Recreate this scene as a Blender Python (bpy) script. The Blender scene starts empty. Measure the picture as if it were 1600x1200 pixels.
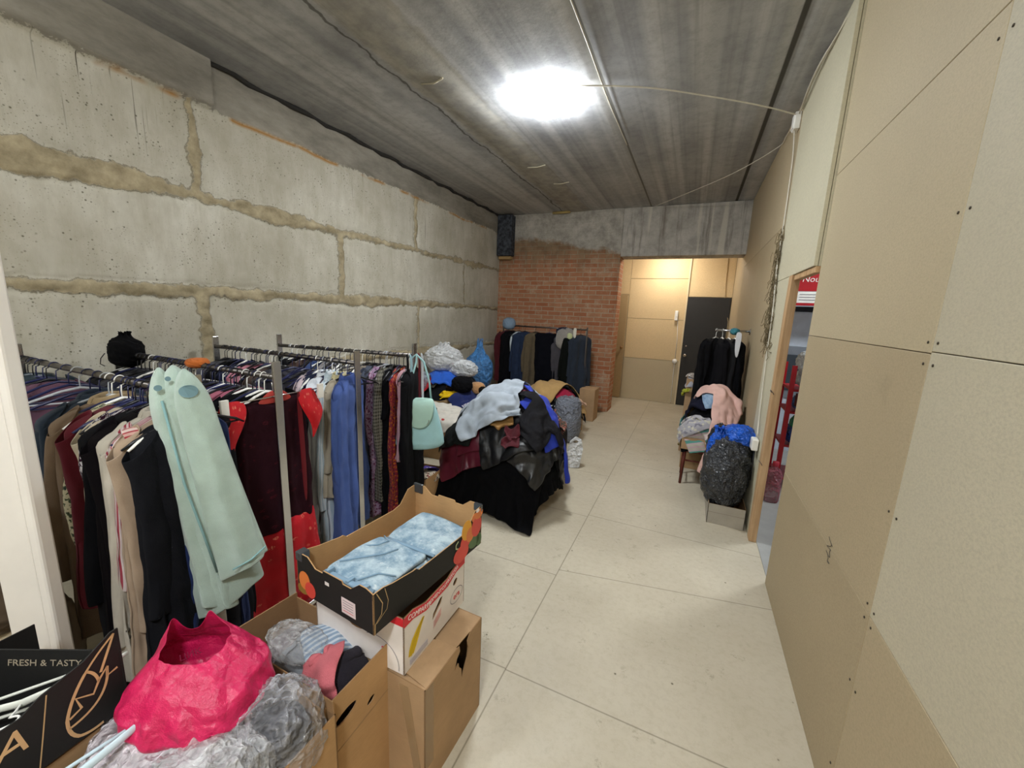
import bpy, bmesh, math, random
import numpy as np
from mathutils import Vector, Matrix, noise as mnoise
random.seed(7)
PI = math.pi
SC = bpy.context.scene
COL = SC.collection
# ------------------------------------------------------------------ camera
CAM_H = 1.65
R = np.array([[0.909, -0.112, 0.401], [0.415, 0.150, -0.898], [0.040, 0.982, 0.183]])
Yc = np.array([285.0, 103.0, -617.0]); Yc /= np.linalg.norm(Yc)
Zc = np.array([140.0, 3350.0, 617.0]); Zc -= Yc * (Zc @ Yc); Zc /= np.linalg.norm(Zc)
Xc = np.cross(Yc, Zc)
R = np.array([Xc, Yc, Zc])
cd = bpy.data.cameras.new('camera'); cam = bpy.data.objects.new('camera', cd); COL.objects.link(cam)
mw = Matrix([list(R[0]) + [0], list(R[1]) + [0], list(R[2]) + [CAM_H], [0, 0, 0, 1]])
cam.matrix_world = mw
cd.sensor_fit = 'HORIZONTAL'; cd.sensor_width = 36; cd.lens = 617 / 1600 * 36
cd.clip_start = 0.02
SC.camera = cam
# ------------------------------------------------------------------ world, exposure
w = bpy.data.worlds.new('world'); SC.world = w; w.use_nodes = True
w.node_tree.nodes['Background'].inputs[0].default_value = (0.9, 0.95, 1, 1)
w.node_tree.nodes['Background'].inputs[1].default_value = 0.05
vs = SC.view_settings
vs.view_transform = 'Standard'; vs.look = 'None'; vs.gamma = 1; vs.use_curve_mapping = False
vs.exposure = 0.62
LAMP_E = 98.0          # the ceiling lamps' diffuser strength
# lamps themselves are built by ceiling_lamp() below

# ------------------------------------------------------------------ materials
def srgb(c):
    if isinstance(c, str):
        c = [int(c[i:i + 2], 16) / 255 for i in (0, 2, 4)]
    return tuple((x / 12.92 if x <= .04045 else ((x + .055) / 1.055) ** 2.4) for x in c[:3]) + (1,)
class N:
    def __init__(s, name):
        s.m = bpy.data.materials.new(name); s.m.use_nodes = True
        s.t = s.m.node_tree; s.n = s.t.nodes; s.l = s.t.links
        s.b = s.n['Principled BSDF']
    def node(s, t, **kw):
        n = s.n.new(t)
        for k, v in kw.items():
            if k.startswith('i_'):
                key = k[2:]; key = int(key) if key.isdigit() else key.replace('_', ' ')
                s.put(n.inputs[key], v)
            else: setattr(n, k, v)
        return n
    def put(s, inp, v):
        if hasattr(v, 'is_output'): s.l.new(v, inp)
        else: inp.default_value = v
    def co(s, kind='Object', scale=None, rot=None):
        c = s.node('ShaderNodeTexCoord').outputs[kind]
        if scale or rot:
            mp = s.node('ShaderNodeMapping'); s.l.new(c, mp.inputs[0])
            if scale: mp.inputs['Scale'].default_value = scale
            if rot: mp.inputs['Rotation'].default_value = rot
            c = mp.outputs[0]
        return c
    def noise(s, vec, scale, detail=4, rough=.55, out=0):
        n = s.node('ShaderNodeTexNoise'); s.l.new(vec, n.inputs['Vector'])
        n.inputs['Scale'].default_value = scale; n.inputs['Detail'].default_value = detail; n.inputs['Roughness'].default_value = rough
        return n.outputs[out]
    def vor(s, vec, scale, feature='F1', out='Distance', rnd=1):
        n = s.node('ShaderNodeTexVoronoi', feature=feature); s.l.new(vec, n.inputs['Vector'])
        n.inputs['Scale'].default_value = scale; n.inputs['Randomness'].default_value = rnd
        return n.outputs[out]
    def ramp(s, f, a, b, c0=0., c1=1.):
        n = s.node('ShaderNodeMapRange'); s.put(n.inputs[0], f)
        n.inputs[1].default_value = a; n.inputs[2].default_value = b; n.inputs[3].default_value = c0; n.inputs[4].default_value = c1
        return n.outputs[0]
    def mix(s, f, a, b, mode='MIX'):
        n = s.node('ShaderNodeMix', data_type='RGBA', blend_type=mode)
        s.put(n.inputs[0], f); s.put(n.inputs[6], a); s.put(n.inputs[7], b)
        return n.outputs[2]
    def math(s, op, a, b=0.):
        n = s.node('ShaderNodeMath', operation=op); s.put(n.inputs[0], a); s.put(n.inputs[1], b)
        return n.outputs[0]
    def sep(s, v):
        n = s.node('ShaderNodeSeparateXYZ'); s.l.new(v, n.inputs[0]); return n.outputs
    def bump(s, h, strength=.3, dist=.01):
        n = s.node('ShaderNodeBump'); s.put(n.inputs['Height'], h)
        n.inputs['Strength'].default_value = strength; n.inputs['Distance'].default_value = dist
        s.l.new(n.outputs[0], s.b.inputs['Normal'])
    def fin(s, col=None, rough=.8, spec=.3, metal=0, **kw):
        if col is not None: s.put(s.b.inputs['Base Color'], col)
        s.put(s.b.inputs['Roughness'], rough); s.b.inputs['Specular IOR Level'].default_value = spec
        s.b.inputs['Metallic'].default_value = metal
        for k, v in kw.items(): s.put(s.b.inputs[k.replace('_', ' ')], v)
        return s.m
CACHE = {}
def plain(name, c, rough=.6, spec=.4, metal=0, var=.08, vs_=9, bump=0, bs=120, **kw):
    key = ('p', name, str(c), rough, metal)
    if key in CACHE: return CACHE[key]
    n = N(name); c = srgb(c); v = n.co()
    f = n.noise(v, vs_, 3)
    d = tuple(x * (1 - var) for x in c[:3]) + (1,); e = tuple(min(1, x * (1 + var)) for x in c[:3]) + (1,)
    col = n.mix(n.ramp(f, .3, .7), d, e)
    if bump: n.bump(n.noise(v, bs, 2), bump, .003)
    CACHE[key] = n.fin(col, rough, spec, metal, **kw); return CACHE[key]
def cloth(c, pat=None, c2='ffffff', c3='aa2233', rough=.9, sheen=.06, bump=.35, wr=.35, sc=1.):
    """woven or knitted fabric; UVs are in metres on the cloth"""
    key = ('c', str(c), pat, c2, c3, rough, sc)
    if key in CACHE: return CACHE[key]
    n = N('fabric'); a = srgb(c); b = srgb(c2); d3 = srgb(c3)
    uv = n.co('UV')
    base = n.mix(n.ramp(n.noise(uv, 9, 4), .3, .7), tuple(x * .88 for x in a[:3]) + (1,), tuple(min(1, x * 1.1) for x in a[:3]) + (1,))
    s = n.sep(uv)
    if pat == 'stripe_v':
        f = n.math('SINE', n.math('MULTIPLY', s[0], 330 * sc)); base = n.mix(n.ramp(f, 0, .3), base, b)
    elif pat == 'stripe_h':
        f = n.math('SINE', n.math('MULTIPLY', s[1], 160 * sc)); base = n.mix(n.ramp(f, 0, .3), base, b)
        f = n.math('SINE', n.math('MULTIPLY', s[1], 53 * sc)); base = n.mix(n.ramp(f, .6, .7), base, d3)
    elif pat == 'check':
        f = n.math('SINE', n.math('MULTIPLY', s[0], 260 * sc)); g = n.math('SINE', n.math('MULTIPLY', s[1], 260 * sc))
        base = n.mix(n.ramp(n.math('ADD', f, g), -.4, .9), base, b)
        f = n.math('SINE', n.math('MULTIPLY', s[0], 52 * sc)); base = n.mix(n.ramp(f, .75, .9, 0, .5), base, d3)
    elif pat == 'floral':
        v = n.vor(uv, 38 * sc); base = n.mix(n.ramp(v, .28, .36, 1, 0), base, b)
        v = n.vor(n.co('UV', scale=(1.13, .9, 1), rot=(0, 0, .7)), 26 * sc); base = n.mix(n.ramp(v, .2, .26, 1, 0), base, d3)
        v = n.noise(uv, 60 * sc, 3); base = n.mix(n.ramp(v, .56, .6), base, b)
    elif pat == 'spots':
        v = n.vor(uv, 9 * sc); base = n.mix(n.ramp(v, .17, .19, 1, 0), base, b)
    elif pat == 'sprig':
        v = n.vor(uv, 24 * sc); x = n.noise(uv, 130, 2)
        base = n.mix(n.math('MULTIPLY', n.ramp(v, .2, .26, 1, 0), n.ramp(x, .45, .52)), base, b)
    elif pat == 'denim':
        x = n.noise(uv, 14 * sc, 6, .7); base = n.mix(n.ramp(x, .4, .62), base, b)
        x = n.noise(uv, 34 * sc, 5, .7); base = n.mix(n.ramp(x, .58, .72), base, d3)
    elif pat == 'print':
        x = n.noise(uv, 22 * sc, 3); base = n.mix(n.ramp(x, .55, .58), base, b)
        x = n.noise(n.co('UV', scale=(1, 1, 1), rot=(0, 0, 1)), 17 * sc, 2); base = n.mix(n.ramp(x, .6, .63), base, d3)
    h = n.noise(uv, 420, 2)
    if wr: h = n.math('ADD', n.math('MULTIPLY', h, .3), n.math('MULTIPLY', n.noise(n.co('UV', scale=(1, .55, 1)), 17, 5, .6), wr))
    n.bump(h, bump if not wr else .55, .004 if not wr else .03)
    CACHE[key] = n.fin(base, rough, .12 if sum(a[:3]) < .05 else .22, Sheen_Weight=0. if sum(a[:3]) < .05 else sheen, Sheen_Roughness=.5); return CACHE[key]
def film(c, rough=.22, alpha=.5, trans=0., wr=1., name='plastic_film'):
    """thin crinkled plastic: clearer where it faces you, milky at its edges, creases lightened as painted highlights"""
    key = ('f', str(c), rough, alpha)
    if key in CACHE: return CACHE[key]
    n = N(name); v = n.co('Object')
    wv = n.noise(v, 5, 3, .6, out=1)
    vv = n.node('ShaderNodeVectorMath', operation='MULTIPLY_ADD'); n.l.new(wv, vv.inputs[0]); vv.inputs[1].default_value = (.16, .16, .16); n.l.new(v, vv.inputs[2])
    def ridge(sc, lo, seed):
        t = n.noise(n.co('Object', rot=(seed, seed * .7, seed * 1.3)), sc, 3, .55)
        return n.ramp(n.math('ABSOLUTE', n.math('SUBTRACT', t, .5)), 0, lo, 1, 0)
    r1 = ridge(6, .09, .3); r2 = ridge(13, .10, 1.1); r3 = ridge(26, .12, 2.2)
    h = n.math('ADD', n.math('ADD', r1, n.math('MULTIPLY', r2, .6)), n.math('MULTIPLY', r3, .3 * wr))
    n.bump(h, .75, .02)
    a = srgb(c); col = n.mix(n.ramp(h, .2, 1.6), tuple(x * .8 for x in a[:3]) + (1,), a)  # crease ridges coloured lighter, painted as thin highlights
    if alpha >= 1: al = 1.
    else:
        lw = n.node('ShaderNodeLayerWeight'); lw.inputs[0].default_value = .35
        cre = n.math('MULTIPLY', n.math('POWER', n.math('MULTIPLY', h, .55), 3.), .4)
        al = n.math('MINIMUM', n.math('ADD', n.ramp(lw.outputs['Facing'], 0, 1, alpha * .6, min(1, alpha + .45)), cre), 1.)
    CACHE[key] = n.fin(col, rough, .6, Alpha=al); return CACHE[key]
def cardboard(c='b08a62', var=.12):
    key = ('k', c)
    if key in CACHE: return CACHE[key]
    n = N('cardboard'); v = n.co(); a = srgb(c)
    f = n.noise(v, 5, 5, .6); base = n.mix(n.ramp(f, .3, .7), tuple(x * (1 - var) for x in a[:3]) + (1,), tuple(x * (1 + var) for x in a[:3]) + (1,))
    g = n.noise(n.co(scale=(1, 1, 12)), 30, 2); base = n.mix(.12, base, n.mix(g, (0, 0, 0, 1), (1, 1, 1, 1)), 'OVERLAY')
    n.bump(n.noise(n.co(scale=(1, 1, .2)), 60, 2), .12, .004)
    CACHE[key] = n.fin(base, .85, .15); return CACHE[key]
def chip(c, fleck=.11, sc=105, name='chipboard'):
    key = ('h', c, name)
    if key in CACHE: return CACHE[key]
    n = N(name); v = n.co(); a = srgb(c)
    f = n.noise(v, 1.1, 4, .6); base = n.mix(n.ramp(f, .3, .7), tuple(x * .93 for x in a[:3]) + (1,), tuple(min(1, x * 1.05) for x in a[:3]) + (1,))
    g = n.noise(n.co(scale=(1, 1, 1.4), rot=(.4, .2, .1)), sc, 5, .72)
    base = n.mix(n.ramp(g, .42, .72), base, tuple(x * (1 - fleck * 1.6) for x in a[:3]) + (1,))
    k = n.vor(v, sc * 1.5); base = n.mix(n.ramp(k, .12, .2, .5, 0), base, tuple(min(1, x * (1 + fleck * 1.8)) for x in a[:3]) + (1,))
    st = n.noise(v, 3.2, 5, .7); base = n.mix(n.ramp(st, .64, .8, 0, .35), base, tuple(x * .6 for x in a[:3]) + (1,))
    n.bump(g, .08, .002)
    CACHE[key] = n.fin(base, .62, .3); return CACHE[key]
CHROME = plain('chrome', 'c8c8c8', .22, .5, 1, var=.05)
DARKMETAL = plain('brushed_steel', '6f6a66', .38, .5, 1, var=.1)
BLACKP = plain('black_plastic', '17171c', .35)
WHITEP = plain('white_plastic', 'eceae4', .35)
BLUEP = plain('blue_plastic', '20244a', .3)
CLEARP = plain('clear_plastic', 'cfd4da', .15, Alpha=.55)

# ------------------------------------------------------------------ object helpers
def link(name, me, m=None, parent=None, loc=None, rz=0, smooth=False):
    o = bpy.data.objects.new(name, me); COL.objects.link(o)
    if m is not None and not me.materials:
        for x in (m if isinstance(m, (list, tuple)) else [m]): me.materials.append(x)
    if parent is not None: o.parent = parent
    if loc is not None: o.location = loc
    if rz: o.rotation_euler.z = rz
    if smooth:
        me.polygons.foreach_set('use_smooth', [True] * len(me.polygons))
    return o
def tag(o, label=None, cat=None, group=None, kind=None):
    if label: o['label'] = label
    if cat: o['category'] = cat
    if group: o['group'] = group
    if kind: o['kind'] = kind
    return o
def thing(name, label, cat, loc=(0, 0, 0), rz=0, group=None):
    o = bpy.data.objects.new(name, None); COL.objects.link(o); o.location = loc; o.rotation_euler.z = rz
    o.empty_display_size = .05
    return tag(o, label, cat, group)
class B:
    """collects solids, then links them as one mesh"""
    def __init__(s): s.bm = bmesh.new(); s.uv = None
    def box(s, x0, x1, y0, y1, z0, z1, M=None, mi=0):
        vs_ = [s.bm.verts.new(v) for v in ((x0, y0, z0), (x1, y0, z0), (x1, y1, z0), (x0, y1, z0), (x0, y0, z1), (x1, y0, z1), (x1, y1, z1), (x0, y1, z1))]
        for f in ((0, 3, 2, 1), (4, 5, 6, 7), (0, 1, 5, 4), (1, 2, 6, 5), (2, 3, 7, 6), (3, 0, 4, 7)):
            s.bm.faces.new([vs_[i] for i in f]).material_index = mi
        if M is not None: bmesh.ops.transform(s.bm, matrix=M, verts=vs_)
        return s
    def tube(s, pts, r, n=8, mi=0, cap=True, flat=1.):
        pts = [Vector(p) for p in pts]; rings = []
        rr = r if isinstance(r, (list, tuple)) else [r] * len(pts)
        up = None
        for i, p in enumerate(pts):
            t = (pts[min(i + 1, len(pts) - 1)] - pts[max(i - 1, 0)]).normalized()
            if up is None:
                up = Vector((0, 0, 1)) if abs(t.z) < .9 else Vector((0, 1, 0))
            a = t.cross(up).normalized(); b = a.cross(t).normalized(); up = b
            rings.append([s.bm.verts.new(p + a * math.cos(k * 2 * PI / n) * rr[i] + b * math.sin(k * 2 * PI / n) * rr[i] * flat) for k in range(n)])
        for i in range(len(rings) - 1):
            for k in range(n):
                f = s.bm.faces.new((rings[i][k], rings[i][(k + 1) % n], rings[i + 1][(k + 1) % n], rings[i + 1][k])); f.material_index = mi; f.smooth = True
        if cap:
            for rg in (rings[0][::-1], rings[-1]):
                try: s.bm.faces.new(rg).material_index = mi
                except ValueError: pass
        return s
    def lathe(s, prof, c=(0, 0, 0), n=20, mi=0, M=None):
        rings = []
        for r_, z in prof:
            rings.append([s.bm.verts.new((c[0] + max(r_, 1e-4) * math.cos(k * 2 * PI / n), c[1] + max(r_, 1e-4) * math.sin(k * 2 * PI / n), c[2] + z)) for k in range(n)])
        for i in range(len(rings) - 1):
            for k in range(n):
                f = s.bm.faces.new((rings[i][k], rings[i][(k + 1) % n], rings[i + 1][(k + 1) % n], rings[i + 1][k])); f.material_index = mi; f.smooth = True
        if M is not None: bmesh.ops.transform(s.bm, matrix=M, verts=[v for r_ in rings for v in r_])
        return s
    def poly(s, pts, thick=None, mi=0, M=None):
        """flat polygon, extruded by the vector thick"""
        a = [s.bm.verts.new(p) for p in pts]; f = s.bm.faces.new(a); f.material_index = mi; vv = list(a)
        if thick is not None:
            t = Vector(thick); b = [s.bm.verts.new(Vector(p) + t) for p in pts]; vv += b
            s.bm.faces.new(b[::-1]).material_index = mi
            for i in range(len(a)):
                j = (i + 1) % len(a); s.bm.faces.new((a[i], b[i], b[j], a[j])).material_index = mi
        if M is not None: bmesh.ops.transform(s.bm, matrix=M, verts=vv)
        return s
    def build(s, name, m=None, parent=None, bevel=0, loc=None, rz=0, seg=2):
        bmesh.ops.recalc_face_normals(s.bm, faces=s.bm.faces)
        me = bpy.data.meshes.new(name); s.bm.to_mesh(me); s.bm.free()
        o = link(name, me, m, parent, loc, rz)
        if bevel:
            md = o.modifiers.new('bevel', 'BEVEL'); md.width = bevel; md.segments = seg; md.limit_method = 'ANGLE'; md.angle_limit = .7
        return o
def grid_mesh(name, P, m, parent=None, closed_u=False, uv=None, mask=None, solid=0, sub=0, smooth=True, attr=None, offset=-1):
    """P: (rows, cols, 3)"""
    nr, nc = P.shape[:2]; idx = np.arange(nr * nc).reshape(nr, nc)
    if closed_u:
        a = idx[:-1]; b = idx[1:]; q = np.stack([a, np.roll(a, -1, 1), np.roll(b, -1, 1), b], -1).reshape(-1, 4)
    else:
        q = np.stack([idx[:-1, :-1], idx[:-1, 1:], idx[1:, 1:], idx[1:, :-1]], -1)
        if mask is not None: q = q[mask]
        q = q.reshape(-1, 4)
    used = np.zeros(nr * nc, bool); used[q.ravel()] = True
    remap = np.cumsum(used) - 1; V = P.reshape(-1, 3)[used]; q = remap[q]
    me = bpy.data.meshes.new(name)
    me.vertices.add(len(V)); me.vertices.foreach_set('co', V.astype(np.float32).ravel())
    me.loops.add(q.size); me.loops.foreach_set('vertex_index', q.astype(np.int32).ravel())
    me.polygons.add(len(q)); me.polygons.foreach_set('loop_start', np.arange(0, q.size, 4, dtype=np.int32))
    if uv is not None:
        U = uv.reshape(-1, 2)[used]; l = me.uv_layers.new(name='UVMap'); l.data.foreach_set('uv', U[q.ravel()].astype(np.float32).ravel())
    if attr is not None:
        for k, v in attr.items():
            at = me.attributes.new(k, 'FLOAT', 'POINT'); at.data.foreach_set('value', v.reshape(-1)[used].astype(np.float32))
    me.update(calc_edges=True); me.validate()
    o = link(name, me, m, parent, smooth=smooth)
    if solid:
        md = o.modifiers.new('s', 'SOLIDIFY'); md.thickness = solid; md.offset = offset
    if sub:
        md = o.modifiers.new('sub', 'SUBSURF'); md.levels = sub; md.render_levels = sub
    return o
def vnoise(x, y, seed=0):
    """smooth value noise on arrays, about -1..1"""
    x = np.asarray(x, float); y = np.asarray(y, float)
    xi = np.floor(x).astype(np.int64); yi = np.floor(y).astype(np.int64); fx = x - xi; fy = y - yi
    fx = fx * fx * (3 - 2 * fx); fy = fy * fy * (3 - 2 * fy)
    def h(a, b):
        n = (a * 374761393 + b * 668265263 + seed * 974634777) & 0x7fffffff
        n = ((n ^ (n >> 13)) * 1274126177) & 0x7fffffff
        return ((n ^ (n >> 16)) & 0xffff) / 32767.5 - 1
    return (h(xi, yi) * (1 - fx) + h(xi + 1, yi) * fx) * (1 - fy) + (h(xi, yi + 1) * (1 - fx) + h(xi + 1, yi + 1) * fx) * fy
def fbm(x, y, seed=0, o=4):
    r = 0; a = 1; t = 0
    for k in range(o):
        r = r + a * vnoise(x * 2 ** k, y * 2 ** k, seed + k); t += a; a *= .5
    return r / t
def text_mesh(s, size, name, m, parent, M, ext=.001, shear=0, align='CENTER', xs=1.):
    cu = bpy.data.curves.new(name, 'FONT'); cu.body = s; cu.size = size; cu.extrude = ext; cu.shear = shear
    cu.align_x = align; cu.align_y = 'CENTER'; cu.resolution_u = 3
    o = bpy.data.objects.new('t', cu); COL.objects.link(o)
    dg = bpy.context.evaluated_depsgraph_get(); dg.update()
    me = bpy.data.meshes.new_from_object(o.evaluated_get(dg)); bpy.data.objects.remove(o)
    me.transform(M @ Matrix.Diagonal((xs, 1, 1, 1))); me.materials.clear(); me.name = name
    return link(name, me, m, parent)
# ================================================================== ROOM
XL, XR, YB, YF, ZC = -3.35, .60, 6.70, -2.6, 3.30
# ---- left wall: big concrete blocks with squeezed mortar joints
def mat_blocks():
    n = N('concrete_blocks'); v = n.co()
    at = n.node('ShaderNodeAttribute', attribute_name='joint').outputs['Fac']
    tp = n.node('ShaderNodeAttribute', attribute_name='beam').outputs['Fac']
    fine = n.noise(v, 26, 5, .7)
    j = n.math('ADD', at, n.ramp(fine, .3, .7, -.012, .012))
    base = n.mix(n.ramp(n.noise(v, 1.6, 5, .65), .3, .7), srgb('aaa493'), srgb('cfcbbe'))
    base = n.mix(n.ramp(n.noise(n.co(scale=(1, 1, .25)), 9, 6, .75), .42, .7, 0, .6), base, srgb('a39c88'))
    pits = n.math('MULTIPLY', n.ramp(n.vor(v, 30), .08, .2, 1, 0), n.ramp(n.noise(v, 6, 3), .46, .56))
    base = n.mix(pits, base, srgb('6d6859'))
    pits2 = n.math('MULTIPLY', n.ramp(n.vor(v, 62), .1, .24, .8, 0), n.ramp(n.noise(v, 3, 3), .4, .56))
    base = n.mix(pits2, base, srgb('827c6c'))
    s = n.sep(v)
    # drips left by water under the beam
    drip = n.noise(n.co(scale=(1, 14, .35)), 3.2, 2)
    zz = n.ramp(s[2], 2.35, 3.0)
    patch = n.ramp(n.noise(n.co(scale=(1, 1, .2)), 1.3, 2), .5, .6)
    base = n.mix(n.math('MULTIPLY', n.math('MULTIPLY', n.ramp(drip, .66, .7), zz), patch), base, srgb('4d473c'))
    mort = n.mix(n.ramp(n.noise(v, 7, 6, .7), .3, .7), srgb('7d7259'), srgb('bcae90'))
    f = n.ramp(j, -.006, .006, 1, 0)
    base = n.mix(f, base, mort)
    rim = n.ramp(n.math('ABSOLUTE', n.math('SUBTRACT', j, .004)), 0, .007, .7, 0)
    base = n.mix(rim, base, srgb('5e543f'))
    bm_ = n.mix(n.ramp(n.noise(n.co(scale=(1, .5, 1.5)), 3, 6, .7), .3, .7), srgb('6f6a60'), srgb('a09a8e'))
    base = n.mix(n.ramp(n.math('ADD', tp, n.ramp(fine, .3, .7, -.015, .015)), -.004, .004), base, bm_)
    rust = n.math('MULTIPLY', n.ramp(n.math('ABSOLUTE', n.math('ADD', tp, .012)), 0, .022, 1, 0), n.ramp(n.noise(v, 2.3, 3), .45, .55))
    base = n.mix(rust, base, srgb('a3763c'))
    n.bump(n.math('ADD', n.noise(v, 60, 4, .7), n.math('MULTIPLY', pits, -1.)), .35, .006)
    return n.fin(base, .92, .12)
ys = np.arange(YF, YB + .011, .014); zs = np.arange(0, ZC + .01, .015)
YY, ZZ = np.meshgrid(ys, zs)
d = np.full(YY.shape, 9.)
wob = fbm(YY * 2.6, ZZ * 3, 3, 5)
for k, (zc, wd) in enumerate(((2.365, .052), (1.69, .048), (1.05, .05), (.42, .045))):
    wv = wd * (.55 + .45 * (1 - np.clip((YY - 1.2) / 5, 0, 1))) * (1 + .45 * vnoise(YY * 1.7, 0 * YY, 11 + k))
    d = np.minimum(d, np.abs(ZZ - zc - .02 * wob - .01 * vnoise(YY * 1.1, 0 * YY, 40 + k)) - wv * (1 + .35 * vnoise(YY * 4, 0 * YY, 70 + k)) - .024 * fbm(YY * 8, ZZ * 11, 60 + k, 4) - .012 * vnoise(YY * 22, ZZ * 26, 80 + k))
for yc, za, zb, wd in ((1.82, 2.36, 3.0, .032), (4.3, 2.36, 3.0, .028), (-.7, 2.36, 3, .03), (3.08, 1.7, 2.36, .028), (5.5, 1.7, 2.36, .008), (.5, 1.7, 2.36, .01), (1.79, 1.05, 1.7, .042), (4.35, 1.05, 1.7, .016), (3.08, .42, 1.05, .03), (.3, .42, 1.05, .03)):
    dd = np.abs(YY - yc - .03 * fbm(ZZ * 6, YY * 6, 5)) - .008 * vnoise(ZZ * 24, YY * 20, 6) - wd * (1 + .4 * vnoise(ZZ * 6, 0 * ZZ, int(yc * 10)))
    dd = np.maximum(dd, np.maximum(za - ZZ, ZZ - zb)); d = np.minimum(d, dd)
beam = ZZ - 3.0 - .022 * fbm(YY * 3, ZZ * 0, 21, 5)
X = np.full(YY.shape, XL) + .004 * fbm(YY * 4, ZZ * 4, 8, 4)
jm = 1 / (1 + np.exp(np.clip(d / .008, -30, 30)))
X += jm * (.010 + .026 * fbm(YY * 7, ZZ * 14, 9, 5))
X -= np.exp(-((d - .012) / .01) ** 2) * .012
bmk = 1 / (1 + np.exp(np.clip(-beam / .006, -30, 30))) * (YY < 1.95)
X += bmk * .05
X += (1 / (1 + np.exp(np.clip(-beam / .006, -30, 30)))) * .012
wl = grid_mesh('wall_left', np.stack([X, YY, ZZ], -1), mat_blocks(), attr={'joint': d, 'beam': beam})
tag(wl, kind='structure')
# ---- ceiling: hollow slabs with long streaks
def mat_ceiling():
    n = N('ceiling_concrete'); v = n.co(); s = n.sep(v)
    base = n.mix(n.ramp(n.noise(v, 1.2, 5, .6), .3, .7), srgb('96979a'), srgb('b4b5b6'))
    st = n.noise(n.co(scale=(5.5, .12, 1)), 1.3, 2, .4)
    base = n.mix(n.ramp(st, .38, .62, 0, .75), base, srgb('cbcbca'))
    st2 = n.noise(n.co(scale=(16, .2, 1)), 1.1, 3, .6)
    base = n.mix(n.ramp(st2, .5, .75, 0, .5), base, srgb('7b7b7c'))
    mot = n.noise(v, 14, 6, .75); base = n.mix(n.ramp(mot, .45, .75, 0, .4), base, srgb('707070'))
    dk = n.noise(v, 1.7, 3, .6); base = n.mix(n.ramp(dk, .55, .75, 0, .4), base, srgb('757575'))
    wob = n.ramp(n.noise(v, 5, 3), .3, .7, -.03, .03)
    for xc, wdt, c, a in ((-.79, .012, '3f3d39', .9), (-.80, .035, 'a5a29a', .35), (.36, .02, '45423d', .9), (-2.18, .012, '4a4740', .7)):
        g = n.math('ABSOLUTE', n.math('SUBTRACT', n.math('ADD', s[0], wob if xc < -2 else 0.), xc))
        base = n.mix(n.ramp(g, wdt * .6, wdt, a, 0), base, srgb(c))
    g = n.math('ABSOLUTE', n.math('SUBTRACT', n.math('ADD', s[0], wob), -1.93))
    base = n.mix(n.ramp(g, .18, .22, .5, 0), base, n.mix(n.ramp(n.noise(v, 8, 4), .4, .6), srgb('8d8778'), srgb('b0a996')))
    n.bump(n.noise(v, 40, 5, .7), .25, .006)
    return n.fin(base, .93, .1)
xs = np.arange(XL - .1, XR + .15, .04); ys2 = np.arange(YF, YB + .45, .05)
CX, CY = np.meshgrid(xs, ys2)
CZ = ZC + .006 * fbm(CX * 3, CY * .5, 31, 3)
CZ += .018 * np.exp(-((CX + .79) / .02) ** 2) + .02 * np.exp(-((CX - .36) / .025) ** 2)
CZ -= .012 * np.exp(-((CX + 1.93 + .03 * vnoise(CY * 2, 0 * CY, 4)) / .14) ** 4)
tag(grid_mesh('ceiling', np.stack([CX, CY, CZ], -1)[::-1], mat_ceiling()), kind='structure')
# gap shade painted as a dark tube, with crumbled mortar, above left wall
gp = B(); pts = [(XL + .02 + .02 * math.sin(k * 1.3), .2 + k * .12, ZC - .012 + .01 * math.sin(k * 2.1)) for k in range(55)]
gp.tube(pts, [.014 + .009 * abs(math.sin(k * 1.7)) for k in range(55)], 6)
tag(gp.build('trim_gap_shade', plain('gap_shadow_dirt', '2a2825', .95)), kind='structure')
# ---- floor
def mat_floor():
    n = N('floor_boards'); v = n.co(); s = n.sep(v)
    base = n.mix(n.ramp(n.noise(v, 1.1, 5, .6), .3, .7), srgb('b3a994'), srgb('c6bda9'))
    base = n.mix(n.ramp(n.noise(v, 30, 5, .7), .45, .75, 0, .35), base, srgb('9d9178'))
    scuff = n.math('MULTIPLY', n.ramp(n.noise(v, 11, 6, .8), .58, .68), n.ramp(n.noise(v, 1.4, 3), .42, .58))
    base = n.mix(n.math('MULTIPLY', scuff, .75), base, srgb('7d725d'))
    sp = n.math('MULTIPLY', n.ramp(n.vor(v, 9), .035, .06, 1, 0), n.ramp(n.noise(v, 2.2, 2), .42, .55))
    base = n.mix(n.math('MULTIPLY', sp, .9), base, srgb('5e5443'))
    for ax, c in ((0, -.62), ):
        g = n.math('ABSOLUTE', n.math('SUBTRACT', s[ax], c)); base = n.mix(n.ramp(g, .0015, .0045, .65, 0), base, srgb('6b604d'))
    right = n.ramp(s[0], -.621, -.619)
    for c, sl, side in ((1.45, .02, 0), (1.445, -.0, 1), (2.2, .0, 0), (2.26, .19, 1), (3.03, .0, 0), (3.06, .0, 1), (3.95, .0, 0), (4.4, 0, 1), (5.3, 0, 0), (5.9, 0, 1), (.6, 0, 1), (6.66, 0, 1), (6.66, 0, 0)):
        g = n.math('ABSOLUTE', n.math('SUBTRACT', n.math('SUBTRACT', s[1], n.math('MULTIPLY', n.math('ADD', s[0], .62), sl)), c))
        f = n.ramp(g, .0015, .0045, .55, 0)
        f = n.math('MULTIPLY', f, right if side else n.math('SUBTRACT', 1., right))
        base = n.mix(f, base, srgb('5b5140'))
    n.bump(n.noise(v, 60, 3), .06, .003)
    return n.fin(base, n.ramp(n.noise(v, 5, 4), .3, .7, .38, .6), .35)
MF = mat_floor()
tag(B().box(XL - .1, 3.4, YF, 8.3, -.08, 0).build('floor', MF), kind='structure')
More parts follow.
